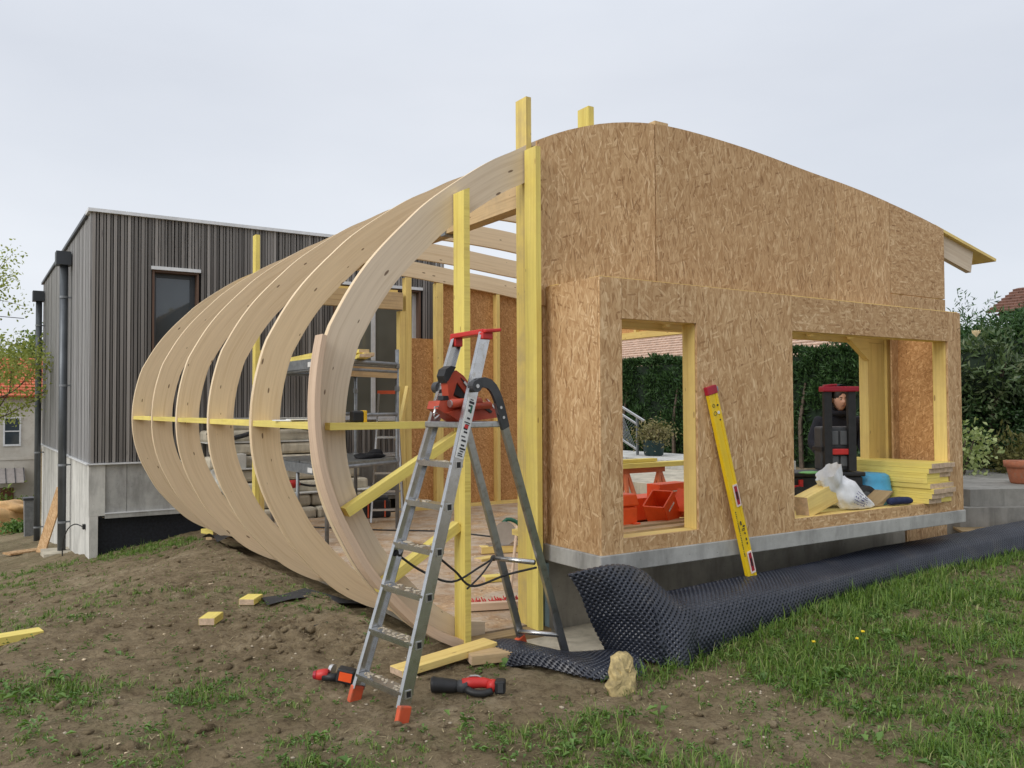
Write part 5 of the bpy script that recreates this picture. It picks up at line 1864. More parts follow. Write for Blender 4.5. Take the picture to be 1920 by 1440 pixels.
# cartons, planks and trestle inside, seen through the small window
def carton(name, label, c, s, R, mat=BOXRED, stripe=None, open_=False):
    t = thing(name, c, label, 'box')
    mb = MB()
    c = Vector(c)
    x, y, z = s
    if open_:
        th = .012
        for q, sz in (((0, -y/2, 0), (x, th, z)), ((0, y/2, 0), (x, th, z)), ((-x/2, 0, 0), (th, y-th, z)), ((x/2, 0, 0), (th, y-th, z)), ((0, 0, -z/2), (x-th, y-th, th))):
            mb.box(c + R @ Vector(q), sz, R)
    else:
        mb.box(c, s, R)
    mb.build('body', mat, t)
    if stripe:
        mb = MB()
        mb.box(c + R @ Vector((0, -y/2-.004 - (.004 if open_ else 0), z*.18)), (x*.55, .003, z*.05), R)
        mb.build('white_stripe', PAPER, t)
    return t
ca = thing('tool_case', (4.2, 5.05, .70), 'orange-red moulded tool case at the left side of the small window', 'case')
mb = MB(); mb.box((4.23, 5.08, .80), (.30, .26, .16)); mb.build('body', BOXRED, ca, bevel=.02)
mb = MB(); mb.box((4.23, 5.08, .93), (.32, .28, .09), taper=.9); mb.build('lid', BOXRED, ca, bevel=.015)
mb = MB(); mb.box((4.34, 4.93, .735), (.07, .04, .05)); mb.build('foot', BOXRED, ca, bevel=.01)
carton('carton', 'plain orange-red carton lying behind the moulded tool case', (4.78, 5.42, .80), (.50, .25, .18), rotz(.05))
carton('open_carton', 'open orange carton tipped on its corner below the trestle', (4.72, 5.05, .815), (.20, .18, .24), rotz(.35) @ Matrix.Rotation(-.60, 3, 'Y'), BOXRED, True, True)
carton('carton', 'orange carton with a white stripe standing behind the tipped one', (5.02, 5.30, .90), (.36, .14, .20), rotz(.1), BOXRED, True)
carton('carton', 'dark striped orange carton leaning against the right jamb of the small window', (4.94, 5.0, .86), (.12, .16, .20), rotz(.2) @ Matrix.Rotation(.55, 3, 'Y'), BOXRED, True)
timber('timber_plank', 'bare plank lying across the bay floor, nearest the small sill', 'timber', (4.35, 4.78, .715), 1.3, .10, .045, .02, WOOD_RAW, 0, 'planks on the bay floor')
timber('timber_plank', 'bare plank lying behind the first one on the bay floor', 'timber', (4.30, 4.93, .72), 1.35, .12, .055, -.01, WOOD_RAW, 0, 'planks on the bay floor')
SAWO = plain_mat('orange_steel', (.62, .17, .07), .5, .1, dirt=(.4, .14, .08))
sh_ = thing('trestle', (7.1, 7.9, .05), 'orange steel trestle carrying yellow timbers inside the extension', 'trestle')
mb = MB()
mb.beam((6.72, 7.9, .86), (7.42, 7.9, .86), .05, .06)
mb.build('top_bar', SAWO, sh_)
for x, s in ((6.80, -1), (7.34, 1)):
    for dx, dy in ((-.14, -.25), (.14, -.25), (0, .3)):
        mb = MB(); mb.beam((x+dx*.1, 7.9, .84), (x+dx, 7.9+dy, .05), .04, .04, (0, 1, 0)); mb.build('leg', SAWO, sh_)
mb = MB(); mb.beam((6.78, 7.75, .42), (7.40, 7.75, .42), .03, .03); mb.build('cross_bar', SAWO, sh_)
timber('timber_plank', 'long yellow timber lying on the orange trestle', 'timber', (7.1, 7.88, .925), 2.2, .12, .06, .0, YEL, 0, 'timbers on the trestle')
timber('timber_plank', 'shorter yellow timber on top of the long one on the trestle', 'timber', (6.8, 7.92, .98), 1.0, .10, .04, .03, YEL, 0, 'timbers on the trestle')
mb = MB(); mb.lump((7.55, 7.35, .45), (.28, .22, .46), 0, 6, .25, (16, 12)); tag(mb.build('black_sack', DARKCLOTH, smooth=True), 'black sack standing by the trestle behind the orange cartons', 'sack')

# ------------------------------------------------------------------ worker behind the trolley
pe = thing('person', (8.32, 6.02, .047), 'person in a dark hooded jacket looking out over the toolbox trolley', 'person', None, math.radians(-38))
bpy.context.view_layer.update()
def make_skin(name, nodes, edges, mat, parent, root=0):
    me = bpy.data.meshes.new(name)
    me.from_pydata([n[:3] for n in nodes], edges, [])
    o = bpy.data.objects.new(name, me)
    me.materials.append(mat)
    COL.objects.link(o)
    bpy.context.view_layer.objects.active = o
    m = o.modifiers.new('skin', 'SKIN')
    m.use_smooth_shade = True
    if not me.skin_vertices:
        with bpy.context.temp_override(object=o, active_object=o):
            bpy.ops.mesh.customdata_skin_add()
    for i, n in enumerate(nodes):
        r = n[3]
        sv = me.skin_vertices[0].data[i]
        sv.radius = r if isinstance(r, tuple) else (r, r)
        sv.use_root = (i == root)
    s = o.modifiers.new('sub', 'SUBSURF'); s.levels = 2; s.render_levels = 2
    o.parent = parent
    return o
def arm_nodes(s, extra=0.0):
    return [(s*.20, .0, 1.40, .075+extra), (s*.275, -.04, 1.17, .058+extra), (s*.24, -.26, 1.08, .045+extra), (s*.215, -.36, 1.07, .036+extra)]
body = [(0, .02, .95, (.15, .11)), (0, .01, 1.12, (.145, .105)), (0, .0, 1.32, (.165, .11)), (0, -.02, 1.47, (.075, .07)), (0, -.05, 1.56, (.058, .06))]
be = [(0, 1), (1, 2), (2, 3), (3, 4)]
for s in (-1, 1):
    b0 = len(body); body += arm_nodes(s); be += [(2, b0), (b0, b0+1), (b0+1, b0+2), (b0+2, b0+3)]
    # hand: palm then five fingers curled over the grip
    p0 = len(body); body += [(s*.205, -.405, 1.065, (.036, .018))]; be += [(b0+3, p0)]
    for k, (off, ln) in enumerate(((-.03, .060), (-.011, .075), (.009, .072), (.028, .055))):
        q = len(body)
        body += [(s*(.205)+off, -.44, 1.07, .010), (s*.205+off, -.44-ln*.5, 1.06, .009), (s*.205+off, -.44-ln*.55, 1.03, .008)]
        be += [(p0, q), (q, q+1), (q+1, q+2)]
    q = len(body)
    body += [(s*.205 - s*.045, -.41, 1.05, .011), (s*.205 - s*.055, -.44, 1.035, .009)]
    be += [(p0, q), (q, q+1)]
    l0 = len(body); body += [(s*.09, .02, .86, .095), (s*.10, -.02, .50, .062), (s*.105, .03, .11, .045), (s*.105, -.12, .045, (.045, .03))]
    be += [(0, l0), (l0, l0+1), (l0+1, l0+2), (l0+2, l0+3)]
make_skin('body', body, be, SKIN, pe)
jk = [(0, .02, .84, (.185, .14)), (0, .01, 1.10, (.185, .135)), (0, .0, 1.30, (.20, .135)), (0, -.015, 1.44, (.13, .11)), (0, -.035, 1.53, (.095, .092)), (0, -.05, 1.57, (.085, .085))]
je = [(0, 1), (1, 2), (2, 3), (3, 4), (4, 5)]
for s in (-1, 1):
    b0 = len(jk); jk += arm_nodes(s, .028); je += [(2, b0), (b0, b0+1), (b0+1, b0+2), (b0+2, b0+3)]
make_skin('jacket', jk, je, NAVY, pe)
tr_ = [(0, .02, .93, (.165, .125))]
te = []
for s in (-1, 1):
    l0 = len(tr_); tr_ += [(s*.095, .02, .82, .115), (s*.105, -.02, .50, .085), (s*.108, .03, .10, .07)]; te += [(0, l0), (l0, l0+1), (l0+1, l0+2)]
make_skin('trousers', tr_, te, DARKCLOTH, pe)
for s in (-1, 1):
    mb = MB(); mb.lump((s*.108, -.06, .045), (.055, .15, .055), 0, 1, .08, (14, 10), boxy=.3); mb.build('shoe', BLACK, pe, local=True, smooth=True)
# head with a sculpted face, turned a little to its left
hd_ = bpy.data.objects.new('head', None); COL.objects.link(hd_); hd_.parent = pe; hd_.location = (0, -.075, 1.665); hd_.rotation_euler = (.10, 0, .22); hd_.scale = (1.10, 1.10, 1.10)
n_u, n_v = 40, 30
Vh = []
for j in range(n_v+1):
    th = math.pi*j/n_v
    for i in range(n_u):
        a = 2*math.pi*i/n_u
        x, y, z = math.sin(th)*math.sin(a), -math.sin(th)*math.cos(a), math.cos(th)
        px, py, pz = x*.074, y*.095, z*.118
        if z < 0:
            px *= 1 - .30*(-z)**1.5
            py = py*(1 - .12*(-z)) - .012*(-z)
        fx = math.exp(-(x/.16)**2)
        if y < 0:
            f = -y
            py -= f*.026*fx*math.exp(-((z+.12)/.17)**2)                    # nose
            py -= f*.008*fx*math.exp(-((z+.02)/.28)**2)
            py += f*.012*math.exp(-((abs(x)-.36)/.17)**2)*math.exp(-((z-.10)/.13)**2)   # eye sockets
            py -= f*.006*math.exp(-(x/.5)**2)*math.exp(-((z-.27)/.08)**2)   # brow
            py -= f*.007*math.exp(-(x/.25)**2)*math.exp(-((z+.45)/.06)**2)  # lips
            py += f*.004*math.exp(-(x/.25)**2)*math.exp(-((z+.53)/.04)**2)
            py -= f*.010*math.exp(-(x/.25)**2)*math.exp(-((z+.78)/.14)**2)  # chin
        Vh.append((px, py, pz))
Fh = [(j*n_u+i, (j+1)*n_u+i, (j+1)*n_u+(i+1) % n_u, j*n_u+(i+1) % n_u) for j in range(n_v) for i in range(n_u)]
me = fast_mesh('face', np.array(Vh), np.array(Fh), SKIN, True)
mobj('face', me, hd_, True)
mb = MB()
for s in (-1, 1):
    mb.lump((s*.029, -.083, .012), (.012, .007, .0055), 0, 1, 0, (10, 6))
mb.build('eyes', PAPER, hd_, local=True, smooth=True)
mb = MB()
for s in (-1, 1):
    mb.lump((s*.029, -.0885, .012), (.005, .003, .005), 0, 1, 0, (8, 6))
    mb.lump((s*.030, -.091, .031), (.017, .005, .0035), 0, 1, .1, (8, 6))
mb.lump((0, -.098, -.053), (.022, .004, .0022), 0, 1, .1, (8, 6))
mb.build('eyebrows', HAIR, hd_, local=True, smooth=True)
mb = MB(); mb.lump((0, -.099, -.057), (.017, .005, .005), 0, 1, .1, (10, 6)); mb.build('lips', plain_mat('lips', (.36, .14, .11), .5), hd_, local=True, smooth=True)
mb = MB()
for s in (-1, 1): mb.lump((s*.073, .0, -.005), (.008, .017, .03), 0, 1, .1, (10, 8))
mb.build('ears', SKIN, hd_, local=True, smooth=True)
mb = MB(); mb.lump((0, .012, .035), (.082, .098, .098), 0, 3, .04, (20, 14)); mb.build('hair', HAIR, hd_, local=True, smooth=True)
# hood: open shell around the face
P_ = []
for j in range(17):
    ph = -.25 + 2.15*j/16*1.0
    row = []
    for i in range(25):
        a = -2.55 + 5.1*i/24          # around, opening at the front
        r = .118 + .012*math.sin(3*a)
        t = j/16
        yy = -.048 + .20*t
        rr = (.120*(1 - .14*t**2) if t < .6 else .120*math.sqrt(max(0.0, 1 - ((t-.35)/.66)**2)))
        row.append((rr*math.sin(a)*1.02, yy + .02*math.cos(a) - (.035 if abs(a) < .6 else 0)*(1-t), .015 + rr*1.22*math.cos(a)))
    P_.append(row)
mb = MB(); mb.grid(P_); o = mb.build('hood', NAVY, hd_, local=True, smooth=True)
so = o.modifiers.new('thick', 'SOLIDIFY'); so.thickness = .012
mb = MB(); mb.tube([(.085*math.sin(a), -.02+.075*-math.cos(a)*.6, -.125 - .012*math.cos(a)) for a in np.linspace(0, 2*math.pi, 17)[:-1]], .030, 10, closed=True); mb.build('collar', NAVY, hd_, local=True, smooth=True)

# ------------------------------------------------------------------ inside: scaffold, block steps, second ladder, tools
sc = thing('scaffold', (4.2, 10.5, .05), 'galvanised mobile scaffold with two decks standing inside the curved ribs', 'scaffold')
A_, B_, C_, D_ = Vector((3.62, 9.56, 0)), Vector((4.86, 10.26, 0)), Vector((3.56, 11.45, 0)), Vector((4.85, 11.65, 0))
def up3(p, z): return Vector((p.x, p.y, z))
for p, zt in ((A_, 2.36), (B_, 2.42), (C_, 2.36), (D_, 2.42)):
    mb = MB(); mb.tube([up3(p, .05), up3(p, zt)], .026, 10); mb.build('standard', GALV, sc, smooth=True)
    mb = MB()
    for z in (.96, 1.9, 2.2): mb.tube([up3(p, z-.03), up3(p, z+.03)], .036, 8)
    mb.build('coupler', GALV, sc)
mb = MB(); mb.tube([up3(A_.lerp(C_, .5), .05), up3(A_.lerp(C_, .5), .95)], .024, 8); mb.build('standard', GALV, sc, smooth=True)
for z in (.93, 1.56, 2.12, 2.22):
    for a, b in ((A_, B_), (A_, C_), (B_, D_), (C_, D_)):
        if z == 1.56 and (a, b) not in ((A_, B_), (C_, D_)): continue
        if z == 1.56: a, b = a.lerp(b, .55), b
        mb = MB(); mb.tube([up3(a, z), up3(b, z)], .024, 8); mb.build('ledger', GALV, sc, smooth=True)
def deck(z, t0, t1):
    mb = MB()
    a0, a1 = A_.lerp(C_, t0), B_.lerp(D_, t0)
    c0, c1 = A_.lerp(C_, t1), B_.lerp(D_, t1)
    top = [up3(a0, z), up3(a1, z), up3(c1, z), up3(c0, z)]
    bot = [p - Vector((0, 0, .07)) for p in top]
    mb.poly(top); mb.poly(bot[::-1])
    for i in range(4):
        j = (i+1) % 4
        mb.poly([bot[i], bot[j], top[j], top[i]])
    return mb.build('deck', ALU_D, sc)
deck(.985, .0, .46); deck(.985, .48, .97)
deck(2.25, .0, .46); deck(2.25, .48, .97)
mb = MB(); mb.beam(up3(A_.lerp(B_, .08), 2.10), up3(B_, 2.10), .03, .13); mb.build('toe_board', WOOD_RAW, sc)
for z in (.90, 2.19):
    mb = MB(); mb.beam(up3(A_, z) + Vector((-.03, .1, 0)), up3(C_, z) + Vector((-.03, 0, 0)), .02, .12); sr = mb.build('side_rail', GALV, sc)
    mb = MB(); mb.box(up3(A_.lerp(C_, .22), z-.01) + Vector((-.045, 0, 0)), (.006, .16, .06)); mb.build('maker_plate', PAPER, sr)
for k, (dx, dy, dz, L, lb) in enumerate(((0, 0, .03, 1.6, 'lowest long yellow timber lying on the upper scaffold deck'), (.1, .1, .075, .9, 'middle yellow timber on the upper scaffold deck'), (.02, .14, .12, .8, 'top yellow timber on the upper scaffold deck'))):
    c = A_.lerp(B_, .55) + Vector((dx, dy+.35, 0))
    timber('timber_plank', lb, 'timber', (c.x, c.y, 2.25+dz), L, .14, .045, 1.30 + .1*k, YEL, 0, 'timbers on the scaffold')
timber('timber_plank', 'long yellow timber jutting left over the edge of the scaffold', 'timber', (3.72, 10.6, 2.275), 1.9, .10, .11, 1.50, YEL)
ht = thing('dark_jacket', (4.55, 10.35, .99), 'black jacket thrown on the lower scaffold deck', 'jacket')
mb = MB(); mb.lump((4.50, 10.35, 1.01), (.22, .12, .04), 0, 4, .3, (18, 10)); mb.lump((4.62, 10.42, 1.05), (.10, .09, .05), 0, 7, .3, (14, 9)); mb.build('cloth', DARKCLOTH, ht, smooth=True)
bar2('timber_brace', YEL2, Vector((5.35, 11.3, 1.15)), Vector((5.75, 11.78, 1.95)), .05, .10, None, (0, 0, 1))
tag(bpy.data.objects['timber_brace'], 'diagonal yellow brace leaning on the far wall stud behind the scaffold', 'timber')
# block steps up to the house
bs = thing('block_steps', (4.3, 12.4, .05), 'stepped bank of rounded pale concrete blocks in front of the clad house', 'steps')
for k, (y0, z0, x0, x1) in enumerate(((11.98, .02, 3.5, 5.55), (12.12, .20, 3.3, 5.45), (12.30, .38, 3.1, 5.35), (12.42, .57, 3.05, 5.25), (12.58, .76, 3.0, 5.15), (12.70, .95, 3.0, 5.1), (12.82, 1.14, 3.0, 5.0), (12.90, 1.30, 3.0, 4.6))):
    x = x0 + .1*(k % 2)
    while x < x1 - .1:
        L = random.uniform(.7, 1.0)
        L = min(L, x1-x)
        mb = MB()
        h = .18
        mb.box((x+L/2, y0+.22 + random.uniform(-.02, .02), z0+h/2), (L, .42, h-.006), rotz(random.uniform(-.02, .02)))
        mb.build('block', CONC_S, bs, bevel=.045)
        x += L + .01
    if k % 2:
        blk('cap', CONC_P, x0, x1, y0+.0, y0+.5, z0+h+.005, z0+h+.022, bs)
blk('side_wall', CONC_P, 3.15, 3.5, 12.5, 13.15, -.2, .98, bs)
mb = MB(); mb.tube(smooth_curve([(3.0, 12.72, 1.30), (3.3, 12.7, 1.2), (3.9, 12.75, 1.34), (4.4, 12.78, 1.35), (4.9, 12.75, 1.22)], 20), .035, 7); tag(mb.build('black_hose', RUBBER, smooth=True), 'black hose draped over the top of the block steps', 'hose')
mb = MB(); mb.lump((4.0, 11.9, .56), (.10, .08, .06), 0, 3, .2); tag(mb.build('red_reel', RED, smooth=True), 'small red cable reel on the block steps behind the ribs', 'reel')
mb = MB(); mb.tube([(3.32, 11.72, .12), (3.45, 11.78, .34)], .07, 12); tag(mb.build('red_canister', RED, smooth=True), 'red canister beside the far yellow post', 'canister')
mb = MB(); mb.tube(smooth_curve([(4.08, 11.9, .56), (4.3, 11.88, .52), (4.6, 11.85, .56), (4.75, 11.9, .50)], 14), .016, 6); tag(mb.build('cable', RUBBER, smooth=True), 'black cable running from the small red reel', 'cable')
# second stepladder
l2 = thing('stepladder', (5.0, 11.0, .05), 'smaller worn aluminium stepladder with orange top behind the scaffold', 'ladder')
u_, w_ = Vector((.45, .89, 0)), Vector((.89, -.45, 0))
m0 = Vector((4.98, 10.85, .05))
for s in (-1, 1):
    a, b = m0 + w_*s*.22, m0 + u_*.45 + w_*s*.13 + Vector((0, 0, 1.80))
    bar2('front_stile', ALU, a, b, .025, .06, l2, u_)
    a2, b2 = m0 + u_*1.0 + w_*s*.22, m0 + u_*.42 + w_*s*.15 + Vector((0, 0, 1.45))
    bar2('back_leg', ALU_D, a2, b2, .022, .04, l2, u_)
for k in range(6):
    t = (k+.7)/7.2
    c = m0.lerp(m0 + u_*.45 + Vector((0, 0, 1.80)), t)
    hw = .22 - .09*t - .012
    bar2('tread', ALU, c - w_*hw, c + w_*hw, .08, .03, l2, (0, 0, 1))
c = m0 + u_*.45 + Vector((0, 0, 1.82))
bar2('top_grip', ORANGE, c - w_*.15, c + w_*.15, .06, .05, l2, (0, 0, 1))
# tool bag on the floor
tbg = thing('tool_bag', (5.1, 11.45, .05), 'black tool bag with orange straps standing on the floor before the block steps', 'bag')
RB = rotz(-.3)
mb = MB(); mb.box((5.1, 11.5, .18), (.42, .24, .26), RB); mb.build('body', BLACK, tbg, bevel=.03)
mb = MB(); mb.box((5.1, 11.5, .33), (.36, .16, .05), RB); mb.build('top_flap', DGREY, tbg, bevel=.02)
for s in (-.12, .12):
    mb = MB(); q = Vector((5.1, 11.5, 0)) + RB @ Vector((s, -.125, 0)); mb.tube([(q.x, q.y, .06), (q.x, q.y, .30)], .012, 6); mb.build('strap', ORANGE, tbg)
# tape measure and folded paper on the rails
tm = thing('tape_measure', (2.13, 5.11, 1.556), 'yellow and black tape measure standing on the horizontal front brace', 'tape measure')
mb = MB(); mb.box((2.135, 5.11, 1.593), (.085, .05, .074), rotz(.2)); mb.build('case', BLACK, tm, bevel=.012)
mb = MB(); mb.box((2.185, 5.12, 1.593), (.025, .054, .078), rotz(.2)); mb.build('rim', TAPE_Y, tm, bevel=.006)
mb = MB(); mb.box((1.95, 5.83, 1.563), (.16, .26, .008), rotz(.2)); mb.box((1.97, 5.75, 1.570), (.14, .20, .005), rotz(-.15)); tag(mb.build('folded_paper', PAPER), 'folded paper lying on the yellow rail between the first two ribs', 'paper')
# floor clutter: broom, saw, offcuts, cable
br = thing('push_broom', (3.5, 5.72, .05), 'wide wooden push broom with red bristles lying on the floor behind the front posts', 'broom')
bw0, bw1 = Vector((3.28, 5.80, .085)), Vector((3.78, 5.62, .085))
mb = MB(); mb.beam(bw0, bw1, .06, .055); mb.build('head', WOOD_BEND, br)
mb = MB()
rg = random.Random(3)
for k in range(90):
    p = bw0.lerp(bw1, rg.random()) + Vector((.02, .055, .0)) * rg.uniform(.5, 1.1)
    mb.beam(p, p + Vector((rg.uniform(-.02, .02), .05, rg.uniform(.01, .05))), .006, .006)
tag(mb.build('bristles', RED, br), kind='stuff')
mb = MB(); mb.tube([(3.68, 5.70, .12), (4.02, 6.10, .62)], .013, 8); mb.build('handle', WOOD_BEND, br)
mb = MB(); mb.tube([(3.655, 5.66, .09), (3.70, 5.72, .15)], .03, 10); mb.build('socket', GALV, br)
mb = MB(); mb.lump((3.88, 5.62, .2), (.09, .09, .26), 0, 4, .25, (12, 10)); tag(mb.build('white_sack', BAGWHITE, smooth=True), 'crumpled white bag standing behind the inner front post', 'sack')
cs = thing('circular_saw', (5.12, 7.95, .05), 'green and silver circular saw standing on a yellow timber on the floor', 'power saw')
mb = MB(); mb.beam((4.86, 7.98, .135), (5.36, 7.80, .135), .16, .012); mb.build('sole_plate', STEEL, cs)
mb = MB(); mb.tube([(5.02, 7.86, .26), (5.045, 7.90, .26)], .125, 20); mb.build('blade_guard', STEEL, cs)
mb = MB(); mb.tube([(5.06, 7.92, .26), (5.16, 8.05, .26)], .065, 14); mb.build('motor', GREEN_T, cs, smooth=True)
mb = MB(); mb.tube(smooth_curve([(5.20, 7.86, .20), (5.22, 7.88, .34), (5.12, 7.95, .40), (5.05, 7.98, .34)], 10), .022, 8); mb.build('handle', GREEN_T, cs, smooth=True)
gf = 'yellow offcuts on the inside floor'
timber('timber_offcut', 'yellow timber under the green circular saw', 'timber', (5.2, 7.85, .09), .9, .12, .075, -.28, YEL2, 0, gf)
timber('timber_offcut', 'flat yellow offcut on the floor left of the circular saw', 'timber', (4.62, 7.62, .06), .22, .12, .03, .2, YEL2, 0, gf)
timber('timber_offcut', 'yellow offcut on the floor between the ladder legs and the broom', 'timber', (4.15, 6.65, .075), .26, .12, .05, -.2, YEL, 0, gf)
timber('timber_offcut', 'tiny yellow offcut on the floor before the far wall', 'timber', (5.9, 10.9, .07), .12, .07, .04, .2, YEL2, 0, gf)
mb = MB(); mb.tube(smooth_curve([(3.9, 11.0, .06), (4.6, 10.2, .056), (5.2, 9.6, .056), (5.6, 8.6, .056), (6.2, 7.4, .056)], 26), .01, 5); tag(mb.build('cable', RUBBER, smooth=True), 'black cable running over the dusty inside floor', 'cable')
rg = random.Random(12)
mb = MB()
for k in range(230):
    x, y = rg.uniform(3.2, 6.8), rg.uniform(5.4, 11.3)
    mb.box((x, y, .0505), (rg.uniform(.01, .05), rg.uniform(.005, .02), .006), rotz(rg.uniform(0, 3.1)))
tag(mb.build('wood_shavings', CHIP), 'pale wood shavings scattered on the inside floor', None, None, 'stuff')

# ------------------------------------------------------------------ ground cover
def memb_front(x):
    return np.interp(x, [q[0] for q in stations], [q[1] for q in stations])

def allowed(x, y):
    ok = ~((x > 2.75) & (y > 4.9) & (x < 9.4))
    ok &= ~((x > 3.0) & (y > 4.36) & (x < 9.4))
    ok &= ~((x > 3.62) & (y > memb_front(x) - .02))
    ok &= ~((x > 2.85) & (y > 3.98) & (x < 3.8) & (y < 5.1))
    ok &= ~((x > 1.45) & (y > 13.15))
    return ok

def in_view(x, y):
    cx = x*math.cos(yaw) - y*math.sin(yaw)
    cz = x*math.sin(yaw) + y*math.cos(yaw)
    return (cz > 2.2) & (np.abs(cx) < cz*.86 + .9)

# tufts of grass
N = 125000
tx, ty = RNG.uniform(-7, 13.5, N), .8 + (RNG.random(N)**1.35)*13
cv = cover(tx, ty)
keep = (RNG.random(N) < cv**1.4*1.15 + .10) & allowed(tx, ty) & in_view(tx, ty)
# tall grass along the foot of the membrane
N2 = 900
ex = RNG.uniform(3.3, 11.0, N2)
ey = memb_front(ex) - .05 - RNG.exponential(.07, N2)
tx, ty = np.concatenate([tx[keep], ex]), np.concatenate([ty[keep], ey])
edge = np.concatenate([np.zeros(keep.sum(), bool), np.ones(N2, bool)])
cv = cover(tx, ty)
nb = np.clip(RNG.poisson(3 + 8*cv), 3, 16)
nb[edge] = RNG.integers(3, 9, edge.sum())
ti = np.repeat(np.arange(len(tx)), nb)
nB = len(ti)
size = (.022 + .085*cv*RNG.uniform(.2, 1.4, len(tx))**1.6)
size *= np.where(tx + (4.3-ty)*.25 < 2.8, .72, 1.0)
big = RNG.random(len(tx)) < .05
size[big] *= 1.6
size[edge] = RNG.uniform(.05, .14, edge.sum())
L = size[ti]*RNG.uniform(.55, 1.3, nB)
az = RNG.uniform(0, 2*np.pi, nB)
lean = RNG.uniform(.2, 1.45, nB)
bx = tx[ti] + RNG.normal(size=nB)*size[ti]*.26
by = ty[ti] + RNG.normal(size=nB)*size[ti]*.26
bz = ground_z(bx, by) - .004
ax = np.stack([np.cos(az), np.sin(az), 0*az], 1)
sx = np.stack([-np.sin(az), np.cos(az), 0*az], 1)
wd = (RNG.uniform(.0011, .0028, nB)*(1 + .08*np.hypot(bx, by)))[:, None]
base = np.stack([bx, by, bz], 1)
def pt(t, curve):
    hx = np.sin(lean*curve)*L*t
    hz_ = np.cos(lean*curve)*L*t
    return base + ax*hx[:, None] + np.array([0, 0, 1])*hz_[:, None]
m1, m2 = pt(.55, .7), pt(1.0, 1.15)
V = np.stack([base - sx*wd, base + sx*wd, m1 + sx*wd*.8, m1 - sx*wd*.8, m2], 1).reshape(-1, 3)
b = np.arange(nB)[:, None]*5
F = np.concatenate([b, b+1, b+2, b, b+2, b+3, b+3, b+2, b+4], 1).reshape(-1, 3)
gr = mobj('grass', fast_mesh('grass', V, F, GRASS))
tag(gr, 'short patchy green grass growing on the muddy ground', None, None, 'stuff')

# dry thatch lying flat
N = 30000
hx_, hy_ = RNG.uniform(-3.5, 9, N), 1.0 + RNG.random(N)**1.25*10
ok = allowed(hx_, hy_) & in_view(hx_, hy_) & (RNG.random(N) < .35 + .6*fbm(hx_, hy_, 1.8, 3, 61))
hx_, hy_ = hx_[ok], hy_[ok]
k = len(hx_)
a_ = RNG.uniform(0, 2*np.pi, k)
l_ = RNG.uniform(.012, .055, k)
w_2 = RNG.uniform(.0010, .0026, k)*(1 + .08*np.hypot(hx_, hy_))
p0 = np.stack([hx_, hy_, ground_z(hx_, hy_) + .004], 1)
ex_, ey_ = hx_ + np.cos(a_)*l_, hy_ + np.sin(a_)*l_
p1 = np.stack([ex_, ey_, ground_z(ex_, ey_) + RNG.uniform(.003, .016, k)], 1)
sd_ = np.stack([-np.sin(a_), np.cos(a_), 0*a_], 1)*w_2[:, None]
V = np.stack([p0 - sd_, p0 + sd_, p1], 1).reshape(-1, 3)
F = (np.arange(k)[:, None]*3 + np.array([0, 1, 2])).reshape(-1, 3)
tag(mobj('dry_thatch', fast_mesh('dry_thatch', V, F, THATCH)), 'dry straw coloured thatch lying flat on the mud', None, None, 'stuff')

# broad leaved weeds
N = 32000
wx, wy = RNG.uniform(-4.5, 10.5, N), 1.2 + RNG.random(N)**1.2*6.2
keep = (RNG.random(N) < cover(wx, wy)**1.2*.95 + .02) & allowed(wx, wy) & in_view(wx, wy)
wx, wy = wx[keep], wy[keep]
nl = RNG.integers(4, 10, len(wx))
wi = np.repeat(np.arange(len(wx)), nl)
k = len(wi)
ws = RNG.uniform(.009, .034, len(wx)) * (1 + (RNG.random(len(wx)) < .06)*1.6)
LL_ = ws[wi]*RNG.uniform(.7, 1.3, k)
az = RNG.uniform(0, 2*np.pi, k)
el = RNG.uniform(.1, .95, k)
cx_, cy_ = wx[wi] + RNG.normal(size=k)*ws[wi]*.5, wy[wi] + RNG.normal(size=k)*ws[wi]*.5
c0 = np.stack([cx_, cy_, ground_z(cx_, cy_) + .006 + RNG.uniform(0, .02, k)], 1)
d = np.stack([np.cos(az)*np.cos(el), np.sin(az)*np.cos(el), np.sin(el)], 1)
s = np.stack([-np.sin(az), np.cos(az), 0*az], 1)
Wd = (LL_*RNG.uniform(.28, .5, k))[:, None]
LL_ = LL_[:, None]
V = np.stack([c0, c0 + d*LL_*.5 + s*Wd*.5 + np.array([0, 0, .004]), c0 + d*LL_ - np.array([0, 0, .3])*LL_, c0 + d*LL_*.5 - s*Wd*.5 + np.array([0, 0, .004])], 1).reshape(-1, 3)
b = np.arange(k)[:, None]*4
F = np.concatenate([b, b+1, b+2, b, b+2, b+3], 1).reshape(-1, 3)
we = mobj('weeds', fast_mesh('weeds', V, F, WEED))
tag(we, 'small broad leaved weeds among the grass', None, None, 'stuff')
for i, (x, y, dl) in enumerate(((4.62, 3.55, 'yellow dandelion standing closest to the membrane, left of the other two'), (4.86, 3.40, 'middle one of the three yellow dandelions in the grass'), (4.98, 3.44, 'rightmost of the three yellow dandelions in the grass'))):
    dnl = thing('dandelion', (x, y, gz(x, y)), dl, 'flower', 'dandelions before the membrane')
    z = gz(x, y)
    mb = MB(); mb.tube([(x, y, z), (x+.006, y, z+.07)], .0018, 5); mb.build('stem', WEED, dnl)
    mb = MB(); mb.lump((x+.006, y, z+.073), (.013, .013, .007), 0, i, .2, (9, 5)); mb.build('bloom', PETAL, dnl)

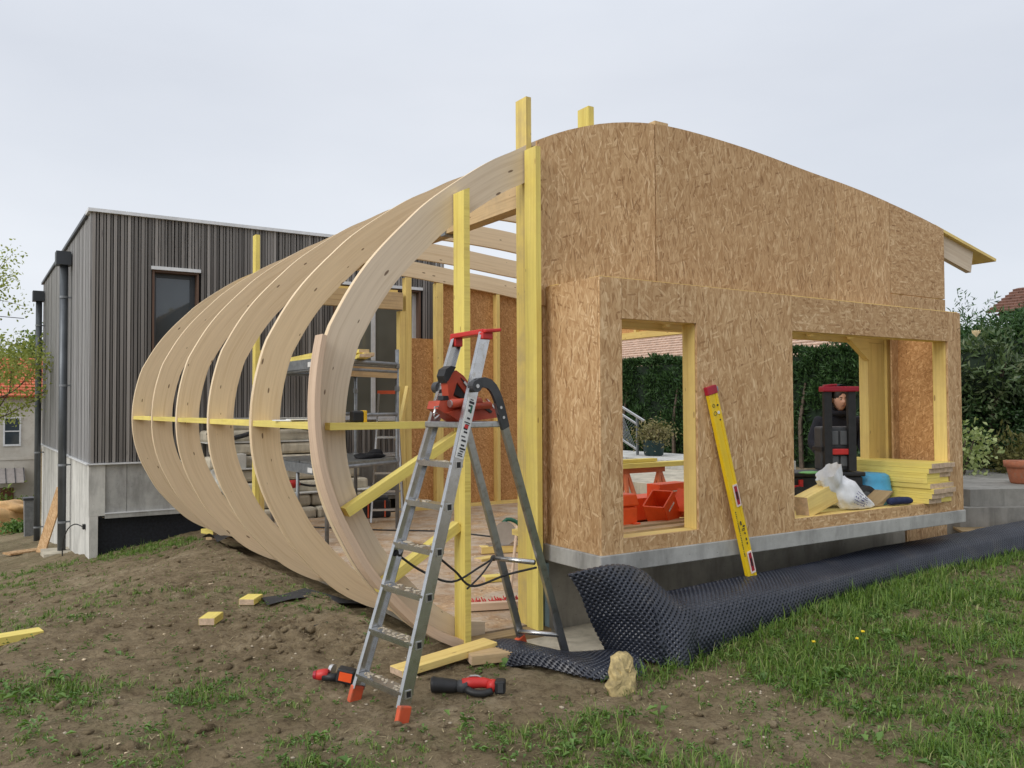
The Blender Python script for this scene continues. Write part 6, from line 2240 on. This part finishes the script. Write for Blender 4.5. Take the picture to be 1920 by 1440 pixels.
# clods, grit and chips
def scatter_lumps(name, label, mat, n, rmin, rmax, flat, region, seed, prob=None):
    rng = np.random.default_rng(seed)
    x = rng.uniform(region[0], region[1], n)
    y = region[2] + rng.random(n)**1.4*(region[3]-region[2])
    ok = allowed(x, y) & in_view(x, y)
    if prob is not None: ok &= rng.random(n) < prob(x, y)
    x, y = x[ok], y[ok]
    n = len(x)
    ico = np.array([(0, 0, 1), (.894, 0, .447), (.276, .851, .447), (-.724, .526, .447), (-.724, -.526, .447), (.276, -.851, .447),
                    (.724, .526, -.447), (-.276, .851, -.447), (-.894, 0, -.447), (-.276, -.851, -.447), (.724, -.526, -.447), (0, 0, -1)])
    tri = np.array([(0,1,2),(0,2,3),(0,3,4),(0,4,5),(0,5,1),(1,6,2),(2,7,3),(3,8,4),(4,9,5),(5,10,1),(6,7,2),(7,8,3),(8,9,4),(9,10,5),(10,6,1),(11,7,6),(11,8,7),(11,9,8),(11,10,9),(11,6,10)])
    r = rmin*(rmax/rmin)**(rng.random(n)**2.2)
    sh = ico[None]*rng.uniform(.55, 1.3, (n, 12, 1))*r[:, None, None]
    a = rng.uniform(0, 6.28, n)
    st_ = rng.uniform(.6, 1.5, n)
    X = sh[..., 0]*st_[:, None]
    Y = sh[..., 1]
    xr = X*np.cos(a)[:, None] - Y*np.sin(a)[:, None]
    yr = X*np.sin(a)[:, None] + Y*np.cos(a)[:, None]
    V = np.stack([xr + x[:, None], yr + y[:, None], sh[..., 2]*flat + (ground_z(x, y) + r*flat*.25)[:, None]], -1).reshape(-1, 3)
    F = (tri[None] + (np.arange(n)*12)[:, None, None]).reshape(-1, 3)
    o = mobj(name, fast_mesh(name, V, F, mat))
    return tag(o, label, None, None, 'stuff')
churn = lambda x, y: np.clip(.20 + .9*np.exp(-((x-1.95)**2/.5 + (y-5.95)**2/.35)) + .6*np.exp(-((x-1.4)**2/.6 + (y-7.9)**2/.25)), 0, 1)
scatter_lumps('soil_clods', 'brown clods of earth scattered on the mud', SOIL, 16000, .005, .045, .6, (-3, 8, 2.7, 12.5), 3, churn)
scatter_lumps('grit', 'pale grit and pebbles scattered on the mud', GRIT, 2600, .003, .013, .6, (-3, 8, 2.7, 10), 5)
scatter_lumps('wood_chips', 'pale wood chips and sawdust flakes on the mud', CHIP, 420, .004, .022, .25, (-1.5, 5, 3.0, 8.5), 8)

timber('timber_block', 'yellow timber end poking out under the farthest rib near the netting', 'timber', (2.93, 12.2, gz(2.93, 12.2)+.13), .30, .12, .06, 1.9, YEL)
timber('timber_block', 'bare wooden prop block under the yellow timber end near the netting', 'timber', (2.98, 12.2, gz(2.98, 12.2)+.04), .22, .16, .14, 1.7, WOOD_RAW)
